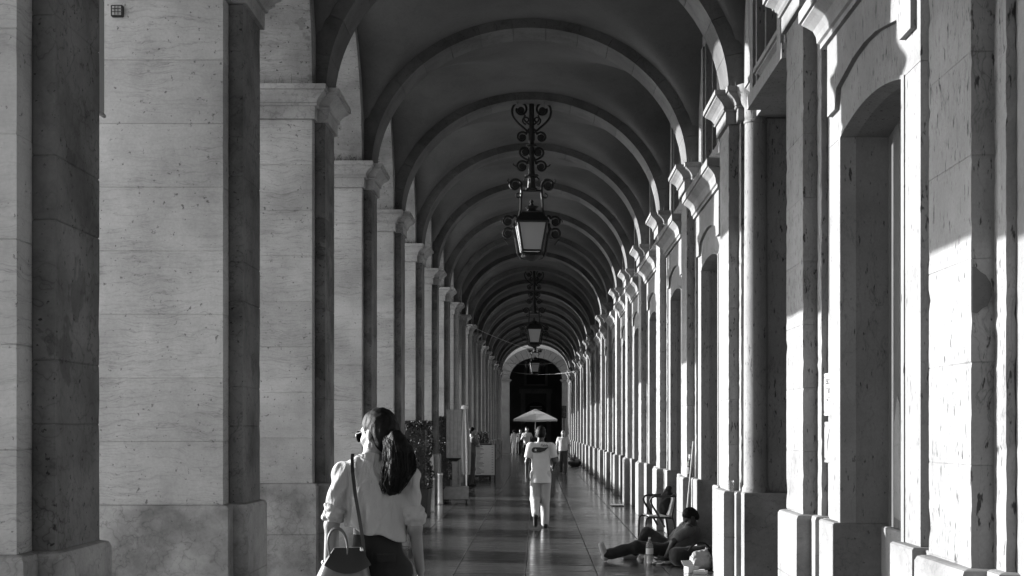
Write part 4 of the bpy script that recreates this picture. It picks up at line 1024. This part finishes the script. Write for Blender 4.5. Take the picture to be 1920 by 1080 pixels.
    # ---- hair and eyes
    if hair != 'bald':
        Hh = Sdf(j['head'] - .2, j['head'] + .2, min(h, .009)); g = .008 if hair == 'short' else .018
        Hh.ell(P(0, -.014, .030), (.077 * s + g, .094 * s + g, .090 * s + g), M, .01)
        Hh.ell(P(0, -.04, -.02), (.070 * s + g, .062 * s + g, .075 * s + g * .6), M, .02)
        Hh.fold(.006, (40, 40, 40)); fw = M @ np.array((0, 1, -.75)); up_ = M @ np.array((0, 0, -1))
        Hh.keep(tuple(fw), float(fw @ P(0, .070 if hair == 'short' else .06, .045))); Hh.keep(tuple(up_), float(up_ @ P(0, 0, -.075)))
        cut_ = M @ np.array((0, .8, -.6)); Hh.keep(tuple(cut_), float(cut_ @ P(0, .005, -.03)))
        Hh.build('hair', mats['hair'], o)
    for q in (-1, 1):
        e_ = P(q * .033, .072, -.004); MB().ball(tuple(e_), .0115 * s, 10).build('eye', 'white_paint', o, smooth=True)
        e_ = P(q * .033, .0815, -.004); MB().ball(tuple(e_), .005 * s, 8).build('iris', 'black', o, smooth=True)
    return o, j, P, s

# man in white, walking away
o, j, P, s = figure('person', (at(1014, 990, 23.1).x, 23.1, 0), R(2), 1.76,
    dict(el=(-.235, -.05, 1.14), wl=(-.245, -.02, .88), er=(.245, -.01, 1.15), wr=(.215, .17, 1.03), dr=(-.2, .9, .25),
         hl=(-.09, 0, .93), kl=(-.095, .07, .50), al=(-.10, -.24, .25), tl=(-.10, -.215, .07), kr=(.075, .10, .50), ar=(.075, .06, .085)),
    dict(skin='skin_dark', top='tee_white', bottom='trouser_white', hair='hair_dark', topname='t_shirt', shoe='black'),
    'man in white t-shirt and pale trousers walking away along the walk', h=.010, loose=.012, hem=.78)
# emblem on the back of the shirt: dark drop with a pale star and a line of lettering
zb_ = 1.375 * s
def on_back(parent, pts, y, mat, name, th=.004): return MB().rings([[(x, y, z) for x, z in pts], [(x, y + th, z) for x, z in pts]][::-1]).build(name, mat, parent)
EMB_Y = -.158
drop = [(-.115 + .05 * math.cos(t), zb_ - .028 + .048 * math.sin(t)) for t in [math.pi * .5 + math.pi * i / 10 for i in range(11)]] + [(-.02, zb_ - .07), (.06, zb_ - .045), (.13, zb_ + .022), (.05, zb_ + .008), (-.02, zb_ + .018)]
em = on_back(o, drop, EMB_Y, 'ink', 'emblem', .03)
star = []
for i in range(10):
    a = math.pi / 2 + i * math.pi / 5; rr = .030 if i % 2 == 0 else .012; star.append((-.095 + rr * math.cos(a), zb_ - .03 + rr * math.sin(a)))
on_back(em, star, EMB_Y - .003, 'tee_white', 'emblem_star', .002)
text('Pabla', .062, (.055, EMB_Y - .001, zb_ + .052), (R(90), 0, 0), o, 'ink', 'lettering', .02)
# old man coming towards the camera
o, j, P, s = figure('person', (at(1056, 888, 51).x, 51, 0), R(172), 1.66,
    dict(el=(-.26, -.03, 1.14), wl=(-.255, .08, .93), er=(.26, -.06, 1.14), wr=(.265, -.02, .89), kl=(-.095, .06, .50), al=(-.10, .10, .09), kr=(.095, .03, .52), ar=(.10, -.22, .14)),
    dict(skin='skin_mid', top='polo', bottom='trouser_grey', hair='hair_grey', topname='polo_shirt', shoe='black'), 'bald older man in white polo shirt walking towards the camera', h=.013, hair='bald', loose=.02, hem=.92)
MB().rings([[((.148 + g) * s * math.cos(t), (.118 + g) * s * math.sin(t), z * s) for t in [2 * math.pi * i / 24 for i in range(24)]] for g, z in ((0, .90), (.012, .902), (.012, .925), (0, .927))]).build('belt', 'leather_dark', o)
# waiter standing by the menu board, hand to mouth
figure('person', (at(886, 911, 40).x - .02, 40, 0), R(-70), 1.76,
    dict(el=(-.20, .14, 1.17), wl=(.03, .22, 1.20), dl=(.9, .2, .1), er=(.20, .16, 1.20), wr=(.06, .14, 1.44), dr=(-.35, .1, .9), kl=(-.09, .06, .50), al=(-.09, .0, .085), kr=(.10, -.03, .5), ar=(.10, -.12, .085)),
    dict(skin='skin_mid', top='tee_grey', bottom='trouser_grey', hair='hair_dark', topname='t_shirt', shoe='black'), 'man in grey t-shirt leaning by the menu board, hand at his mouth', h=.013, head_yaw=R(-25))
# man in sleeveless top
figure('person', (at(988, 870, 65).x, 65, 0), R(175), 1.82,
    dict(er=(.25, .06, 1.16), wr=(.10, .20, 1.38), dr=(-.3, .2, .9), el=(-.26, -.04, 1.15), kl=(-.10, .08, .5), al=(-.10, .12, .09), ar=(.11, -.18, .11)),
    dict(skin='skin_mid', top='pale_cloth', bottom='dark_cloth', hair='hair_dark', topname='vest', shoe='black'), 'tall man in pale sleeveless top and dark shorts, hand to his face', h=.016, tank=True, trousers='short', hem=.90)
figure('person', (at(964, 847, 91).x, 91, 0), R(30), 1.66,
    dict(kl=(-.09, .05, .5), al=(-.09, .08, .09)), dict(skin='skin_mid', top='pale_cloth', bottom='tee_white', hair='hair_dark', topname='blouse', shoe='shoe_pale'), 'person in light blouse and white trousers beside the far arch', h=.018, hair='full', sleeves='long')
figure('person', (at(976, 848, 88.6).x, 88.6, 0), R(160), 1.70, {}, dict(skin='skin_mid', top='dark_cloth', bottom='dark_cloth', hair='hair_dark', topname='shirt', shoe='black'), 'person in dark clothes walking beside the one in white trousers', h=.018)
figure('person', (at(1006, 868, 62).x, 62, 0), R(185), 1.58, {}, dict(skin='skin_mid', top='dark_cloth', bottom='dark_cloth', hair='hair_dark', topname='shirt', shoe='black'), 'curly haired person in dark clothes half hidden behind the man in white', h=.018, hair='full')

# ---------------------------------------------------------------- the woman with the handbag
WX, WY, WS = (706 - VPX) * 7.1 / F_PX, 7.1, 2500 / 7.1
def wp(px, py, y=0.0): return np.array(((px - 706) / WS, y, CAM_H + (804 - py) / WS))
W = empty('person', (WX, WY, 0), 0, 'woman with dark ponytail and sunglasses in a linen shirt, seen from behind', 'person')
hw_ = .007; lo = (-.36, -.30, -.02); hi = (.36, .32, 1.86)
S = Sdf(lo, hi, hw_)
shl, shr = wp(645, 882), wp(768, 892); ell_, elr = np.array((-.235, -.02, 1.21)), np.array((.205, -.02, 1.20)); wrl, wrr = np.array((-.262, .03, .985)), np.array((.228, .05, .96))
pel, wai, che, nec = np.array((.0, 0, .985)), np.array((0, .0, 1.16)), np.array((0, .0, 1.38)), np.array((-.03, -.005, 1.56))
HC = np.array(((708 - 706) / WS, .03, 1.700))
S.cone(pel, wai, .135, .105, .06, sy=.75).cone(wai, che, .105, .128, .06, sy=.74).cone(shl * .8 + che * .2, shr * .8 + che * .2, .058, .058, .06)
S.cone(che, nec, .11, .05, .05, sy=.75).cone(nec - (0, 0, .02), HC + (.005, -.02, -.05), .050, .046, .03)
HY, HP, HRL = R(54), R(-4), 0
M = rotz(HY) @ rotx(HP); P = add_head(S, HC, M, fem=True, s=1.02)
for q, a, b_, c in ((-1, shl, ell_, wrl), (1, shr, elr, wrr)):
    S.chain([a, b_, c], [.046, .037, .024], .025); add_hand(S, c, c - b_, q, .55, .95)
hl, hr = np.array((-.085, 0, .95)), np.array((.085, 0, .95))
S.chain([hl, (-.09, .05, .52), (-.09, .02, .09)], [.09, .056, .036], .04).chain([hr, (.09, -.02, .52), (.095, -.10, .10)], [.09, .056, .036], .04)
S.cone((-.09, .0, .05), (-.10, .15, .035), .034, .028, .02).cone((.095, -.12, .06), (.105, .03, .035), .034, .028, .02)
S.build('body', 'skin_light', W)
# linen shirt with rolled sleeves
T = Sdf(lo, hi, hw_)
T.cone((0, 0, 1.12), wai + (0, 0, .03), .155, .142, .05, sy=.80).cone(wai + (0, 0, .03), che, .142, .150, .07, sy=.80).cone(shl * .84 + che * .16, shr * .84 + che * .16, .062, .060, .06)
T.cone(che, nec - (0, 0, .015), .13, .062, .05, sy=.82)
T.cone(nec - (-.005, .0, .03), nec + (-.002, .004, .028), .064, .060, .012)                       # standing collar
for q, a, b_ in ((-1, shl, ell_), (1, shr, elr)):
    d = (b_ - a); e_ = a + d * .80
    T.cone(nec - (0, 0, .045), a - (0, 0, .006), .050, .050, .05).cone(a - (0, 0, .012), a + d * .45, .048, .052, .05).cone(a + d * .45, e_, .052, .052, .03)
T.cone((.10, -.03, 1.17), (.13, -.05, 1.115), .045, .035, .03); T.cone((-.10, -.05, 1.22), (-.155, -.02, 1.19), .04, .03, .03)
T.fold(.018, (9, 9, 3.2), 1.7); T.fold(.012, (20, 16, 7), 6.3)
# pulled diagonal folds from the armpits
X, Y, Z = np.meshgrid(*T.ax, indexing='ij')
T.d += (.0035 * np.sin((Z * 60 + np.abs(X) * 95)) * np.clip((np.abs(X) - .09) * 9, 0, 1) * np.clip((Z - 1.2) * 6, 0, 1)).astype(np.float32)
T.d += (.006 * np.sin(X * 75 + 6 * vnoise(X * 8, Y * 8, Z * 5)) * np.clip((1.30 - Z) * 6, 0, 1)).astype(np.float32)
T.d = np.maximum(T.d, np.where(np.abs(X) < .178, 1.185 - .25 * (X + .09) + .010 * np.sin(X * 40) - Z, -1).astype(np.float32))
T.d = np.maximum(T.d, (Z - (nec[2] + .022 - .35 * (Y + .02))).astype(np.float32))
for q, a, b_ in ((-1, shl, ell_), (1, shr, elr)):
    d = (b_ - a) / np.linalg.norm(b_ - a); e_ = a + (b_ - a) * .80
    dd = (X - e_[0]) * d[0] + (Y - e_[1]) * d[1] + (Z - e_[2]) * d[2]
    T.d = np.where((X * q > .165) & (Z < 1.36), np.maximum(T.d, dd.astype(np.float32)), T.d)
sh = T.build('shirt', 'shirt_linen', W)
cc = nec + np.array((.004, -.004, -.012)); rs = []
for r_, z_ in ((.060, -.02), (.070, -.02), (.071, .0), (.067, .024), (.061, .024), (.058, .0)):
    rs.append([tuple(cc + np.array((r_ * math.cos(t), r_ * .92 * math.sin(t), z_ - .30 * r_ * math.sin(t) + .004 * math.sin(3 * t)))) for t in [2 * math.pi * i / 32 for i in range(32)]])
MB().rings(rs, cap=False).build('collar', 'shirt_linen', sh, smooth=True)
for q, a, b_ in ((-1, shl, ell_), (1, shr, elr)):
    d = (b_ - a) / np.linalg.norm(b_ - a); e_ = a + (b_ - a) * .74; C = Sdf(e_ - .16, e_ + .16, .006)
    C.cone(e_ - d * .012, e_ + d * .03, .056, .053, .01)
    for i in range(3): # turned-up layers
        n_ = 22; c0 = e_ + d * (-.014 + .024 * i)
        u_ = np.cross(d, (0, 1, 0)); u_ /= np.linalg.norm(u_); v_ = np.cross(d, u_)
        ring = [c0 + d * .012 * math.sin(t * 2 + i) + (u_ * math.cos(t) + v_ * math.sin(t)) * (.050 + .005 * math.sin(3 * t + 2 * i)) for t in [2 * math.pi * k / n_ for k in range(n_ + 1)]]
        C.chain(ring, [.012] * (n_ + 1), .008)
    C.fold(.010, (24, 24, 24), q * 2.0); C.build('rolled_cuff', 'shirt_linen', sh)
# wide dark trousers with back pocket flap
B_ = Sdf(lo, hi, .009); B_.cone((0, 0, 1.14), (0, 0, .98), .126, .150, .05, sy=.80)
B_.chain([hl + (0, 0, 0), (-.09, .05, .52), (-.09, .02, .12)], [.108, .088, .085], .03).chain([hr, (.09, -.02, .52), (.095, -.10, .13)], [.108, .088, .085], .03)
B_.fold(.012, (7, 7, 3), 4.4); B_.keep((0, 0, 1), 1.165); B_.keep((0, 0, -1), -.08); tr_ = B_.build('trousers', 'trouser_black', W)
MB().rings([[(x, y + d_, z) for x, y, z in ((.02, -.128, 1.065), (.11, -.112, 1.065), (.113, -.122, 1.025), (.02, -.136, 1.025))] for d_ in (0, -.006)]).build('pocket_flap', 'trouser_black', tr_)
for q, a in ((-1, (-.09, .02, .085)), (1, (.095, -.10, .09))):
    Q = Sdf(np.array(a) - .2, np.array(a) + .25, .009); Q.cone(np.array(a) - (0, .03, .04), np.array(a) + (q * .01, .14, -.05), .040, .034, .02); Q.keep((0, 0, -1), 0); Q.build('shoe', 'shoe', W)
# hair: pulled back cap, ponytail of many strands
g = Sdf(HC - .19, HC + .19, .006)
g.ell(P(0, -.016, .034), (.087, .104, .098), M, .01).ell(P(0, -.055, -.01), (.082, .070, .085), M, .02).ell(P(0, -.05, -.065), (.06, .05, .05), M, .02)
g.fold(.005, (60, 60, 30)); fw = M @ np.array((0, .86, -.5)); g.keep(tuple(fw), float(fw @ P(0, .080, .052)))
cut_ = M @ np.array((0, .90, -.45)); Xg, Yg, Zg = np.meshgrid(*g.ax, indexing='ij'); pc = P(0, .026, -.012)
face = (Xg - pc[0]) * cut_[0] + (Yg - pc[1]) * cut_[1] + (Zg - pc[2]) * cut_[2]; zl = (Zg - P(0, 0, .03)[2])
g.d = np.where(zl < 0, np.maximum(g.d, face.astype(np.float32)), g.d)
nape = M @ np.array((0, .35, -1)); g.keep(tuple(nape), float(nape @ P(0, -.05, -.105)))
hair = g.build('hair', 'hair_dark', W)
tie = wp(737, 815, -.045)
pt = Sdf((-.05, -.22, 1.30), (.27, .10, 1.78), .007)
path = [wp(728, 812, -.03), wp(745, 826, -.075), wp(754, 850, -.10), wp(752, 880, -.115), wp(742, 905, -.12), wp(738, 920, -.12)]
pt.chain(path, [.030, .052, .068, .070, .052, .020], .02)
Xp, Yp, Zp = np.meshgrid(*pt.ax, indexing='ij')
pt.d += (.0025 * np.sin(Xp * 170 + 8 * vnoise(Xp * 9, Yp * 9, Zp * 6)) + .014 * vnoise(Xp * 45, Yp * 45, Zp * 7)).astype(np.float32)
pony = pt.build('ponytail', 'hair_dark', W)
st = MB(); rnd = random.Random(11)
for i in range(240):
    a = rnd.uniform(0, 6.28); rr = rnd.uniform(.7, 1.22); pts_ = []; ph = rnd.uniform(0, 6.28)
    for k_, (p_, r_) in enumerate(zip(path, [.028, .052, .070, .074, .058, .040])):
        ex = np.array((0, 0, -.012 * rnd.random() * (k_ == 5)))
        pts_.append(tuple(p_ + ex + np.array((math.cos(a + k_ * .12) * rr * r_ + .007 * math.sin(k_ * 2.1 + ph), math.sin(a + k_ * .12) * rr * r_, rnd.gauss(0, .004)))))
    st.tube(pts_, [.0016, .0022, .0022, .002, .0014, .0006], 4)
tag(st.build('hair_strand', 'hair_dark', pony, smooth=True), kind='stuff')
fly = MB()
for i in range(26):
    a = rnd.uniform(-1.2, 1.5); c0 = P(rnd.uniform(-.06, .06), rnd.uniform(-.09, .04), .118); 
    fly.tube([tuple(c0), tuple(c0 + np.array((rnd.gauss(0, .012), rnd.gauss(0, .01), rnd.uniform(.006, .02))))], [.0007, .0004], 3)
tag(fly.build('stray_hair', 'hair_dark', hair), kind='stuff')
MB().lathe([(.030, -.012), (.038, -.008), (.038, .008), (.030, .012)], tuple(wp(732, 813, -.035)), 16).build('hair_tie', 'black', W)
# sunglasses, earring, wristwatch
sg = empty('sunglasses'); sg.parent = W
for q in (-1, 1):
    pts_ = [P(q * (.037 + .030 * math.cos(t)), .110 - .012 * abs(math.cos(t)), -.014 + .031 * math.sin(t)) for t in [2 * math.pi * i / 18 for i in range(18)]]
    fwd_ = M @ np.array((0, 1, 0))
    MB().rings([[tuple(p_) for p_ in pts_], [tuple(p_ + fwd_ * .003) for p_ in pts_]]).build('lens', 'lens', sg)
    MB().tube([tuple(p_) for p_ in pts_ + pts_[:1]], .0018, 6).build('rim', 'gold', sg)
    MB().tube([tuple(P(q * .064, .098, .0)), tuple(P(q * .081, .05, .004)), tuple(P(q * .083, -.005, .006)), tuple(P(q * .080, -.02, -.01))], .0018, 6).build('temple', 'gold', sg)
MB().tube([tuple(P(-.010, .110, -.002)), tuple(P(0, .113, .002)), tuple(P(.010, .110, -.002))], .0018, 6).build('bridge', 'gold', sg)
ec = P(-.082, -.006, -.066); MB().tube([tuple(ec + M @ np.array((0, .021 * math.cos(t), .021 * math.sin(t)))) for t in [2 * math.pi * i / 24 for i in range(25)]], .0017, 6).build('hoop_earring', 'gold', W)
dW = (wrl - ell_) / np.linalg.norm(wrl - ell_); wc = wrl - dW * .02
wt_ = MB(); u_ = np.cross(dW, (0, 1, 0)); u_ /= np.linalg.norm(u_); v_ = np.cross(dW, u_)
MB().rings([[tuple(wc + dW * z_ + (u_ * math.cos(t) + v_ * math.sin(t)) * r_) for t in [2 * math.pi * i / 20 for i in range(20)]] for r_, z_ in ((.028, -.008), (.031, -.008), (.031, .008), (.028, .008))], cap=False).build('watch_band', 'leather_dark', W)
MB().ball(tuple(wc + np.array((-.031, 0, 0))), (.007, .016, .016), 12).build('watch_case', 'gold', W, smooth=True)

# ---- handbag on her left hip
hb = empty('handbag', (WX - .165, WY - .165, .745), R(8), 'pale leather bucket handbag with a loop handle on her hip', 'handbag')
bgm = MB(); rs = []
for z, a, b_, yo in ((0, .10, .055, 0), (.008, .125, .07, 0), (.10, .145, .085, 0), (.20, .142, .085, 0), (.28, .115, .070, .004), (.33, .085, .052, .008), (.355, .072, .044, .010)):
    rs.append([(a * math.copysign(abs(math.cos(t)) ** .7, math.cos(t)) + .035 * (z / .35) ** 2, yo + b_ * math.copysign(abs(math.sin(t)) ** .8, math.sin(t)), z) for t in [2 * math.pi * i / 36 for i in range(36)]])
bgm.rings(rs); bgm.build('body', 'leather', hb, smooth=True)
fl_ = MB(); rs = []
for i in range(12):
    t = i / 11; z = .36 - .13 * t; rs.append([(.035 + (.072 + .055 * t) * q, -.045 - .042 * t - .004 * (1 - q * q), z + .05 * t * q * q) for q in [-.95 + 1.9 * k / 14 for k in range(15)]])
fl_.rings(rs, cap=False, closed=False); fl_.build('flap', 'leather_dark', hb, smooth=True)
for y_ in (-.045, .05):
    pts_ = [(-.045, y_ - .015, .285), (-.066, y_ - .006, .37), (-.060, y_, .425), (-.035, y_, .455), (-.002, y_, .45), (.022, y_, .415), (.033, y_ - .006, .36), (.028, y_ - .015, .28)]
    sm = []
    for i in range(len(pts_) - 1):
        p0, p1, p2, p3 = [np.array(pts_[max(0, min(len(pts_) - 1, q))]) for q in (i - 1, i, i + 1, i + 2)]
        for t in (0, .25, .5, .75): sm.append(tuple(.5 * (2 * p1 + (p2 - p0) * t + (2 * p0 - 5 * p1 + 4 * p2 - p3) * t * t + (3 * p1 - p0 - 3 * p2 + p3) * t ** 3)))
    sm.append(pts_[-1]); MB().tube(sm, .0055, 8).build('handle', 'leather', hb, smooth=True)
MB().ball((.105, -.045, .345), (.012, .010, .020), 12).build('buckle', 'gold', hb, smooth=True)
MB().tube([(.10, -.05, .31), (.125, -.05, .26)], .011, 8).build('strap_tab', 'leather_dark', hb)
# strap over the shoulder, across the back (world positions turned into the bag's space)
rows = [((664, 851), .01), ((663, 851), -.035), ((664, 862), -.075), ((667, 885), -.118), ((673, 925), -.145), ((680, 965), -.142), ((686, 1000), -.148), ((691, 1040), -.165), ((694, 1056), -.185)]
Mi = (Matrix.Translation(hb.location) @ Matrix.Rotation(R(8), 4, 'Z')).inverted(); sv = []
for (q, y_) in rows:
    p_ = Vector(wp(q[0], q[1], y_)) + Vector((WX, WY, 0)); f_ = 7.1 / (7.1 + 0); p_ = Mi @ p_
    sv.append([(p_.x - .009, p_.y, p_.z), (p_.x + .009, p_.y, p_.z), (p_.x + .009, p_.y + .005, p_.z + .001), (p_.x - .009, p_.y + .005, p_.z + .001)])
MB().rings(sv).build('shoulder_strap', 'leather_dark', hb)

# ---------------------------------------------------------------- man sitting on the floor
SM = empty('person', (1.80, 17.4, 0), 0, 'man in grey t-shirt sprawled on the floor against the wall, legs stretched out', 'person')
off = np.array((1.80, 17.4, 0.)); A = lambda x, y, z: np.array((x, y, z)) - off
lo, hi = (-1.15, -.45, -.02), (.42, .50, .80)
S = Sdf(lo, hi, .010)
pel, wai, che, nec, HC2 = A(1.78, 17.42, .12), A(1.86, 17.42, .20), A(1.98, 17.40, .35), A(2.03, 17.38, .48), A(2.00, 17.34, .575)
S.cone(pel, wai, .125, .12, .05).cone(wai, che, .12, .14, .05).cone(A(1.97, 17.24, .42), A(1.97, 17.56, .42), .066, .066, .05).cone(che, nec, .11, .055, .04).cone(nec, HC2, .054, .05, .03)
M2 = rotz(R(100)) @ rotx(R(-42)); add_head(S, HC2, M2, s=1.0)
legs = [([A(1.74, 17.32, .12), A(1.30, 17.28, .19), A(.90, 17.30, .085)], A(.84, 17.27, .22)), ([A(1.76, 17.52, .13), A(1.47, 17.66, .33), A(1.30, 17.62, .09)], A(1.16, 17.60, .04))]
for L, toe in legs: S.chain(L, [.085, .058, .038], .04).cone(L[2], toe, .036, .028, .02)
S.chain([A(1.97, 17.22, .41), A(1.76, 17.14, .27), A(1.66, 17.12, .07)], [.05, .04, .027], .02); add_hand(S, A(1.66, 17.12, .07), (-.9, .0, -.25), 1, .3, 1, (0, 1, .1))
S.chain([A(1.95, 17.58, .41), A(1.78, 17.50, .30), A(1.90, 17.36, .44)], [.05, .04, .027], .02); add_hand(S, A(1.90, 17.36, .44), (.5, -.1, .8), 1, 1.0, 1, (1, 0, 0))
S.build('body', 'skin_dark', SM)
T = Sdf(lo, hi, .010); T.cone(pel + (.02, 0, .01), wai, .145, .14, .05).cone(wai, che, .14, .16, .05).cone(A(1.975, 17.23, .42), A(1.975, 17.57, .42), .078, .078, .05).cone(che, nec, .125, .066, .04)
T.cone(A(1.97, 17.22, .41), A(1.82, 17.16, .315), .068, .066, .03).cone(A(1.95, 17.58, .41), A(1.83, 17.52, .33), .068, .066, .03)
T.fold(.022, (10, 10, 10), 2.0); nk = np.array((.35, -.2, .9)); T.keep(tuple(nk), float(nk @ nec) + .004); T.keep((0, 0, -1), 0); T.build('t_shirt', 'tee_grey', SM)
B_ = Sdf(lo, hi, .011); B_.cone(pel + (-.06, -.06, 0), pel + (0, .08, .0), .13, .13, .05)
for L, toe in legs: B_.chain(L, [.105, .082, .062], .03)
B_.fold(.022, (10, 10, 10), 7.0); B_.keep((0, 0, -1), 0); kx = np.array((-1, 0, 0.)); B_.keep((1, 0, .6), float(wai[0] + .6 * wai[2] + .03)); B_.build('trousers', 'jeans', SM)
for L, toe in legs:
    Q = Sdf(np.minimum(L[2], toe) - .1, np.maximum(L[2], toe) + .1, .008); Q.cone(L[2] + (.0, 0, -.035 if toe[2] > .1 else -.05), toe, .042, .040, .02).cone(L[2], L[2] + (-.02, 0, -.02), .046, .045, .02); Q.keep((0, 0, -1), 0); Q.build('shoe', 'shoe_pale', SM)
Hh = Sdf(HC2 - .2, HC2 + .2, .008); PH = lambda x, y, z: HC2 + M2 @ np.array((x, y, z)); Hh.ell(PH(0, -.014, .030), (.083, .101, .097), M2, .01).ell(PH(0, -.045, -.02), (.075, .066, .08), M2, .02)
fw = M2 @ np.array((0, 1, -.75)); Hh.keep(tuple(fw), float(fw @ PH(0, .066, .045))); Hh.fold(.006, (50, 50, 50)); Hh.build('hair', 'hair_dark', SM)
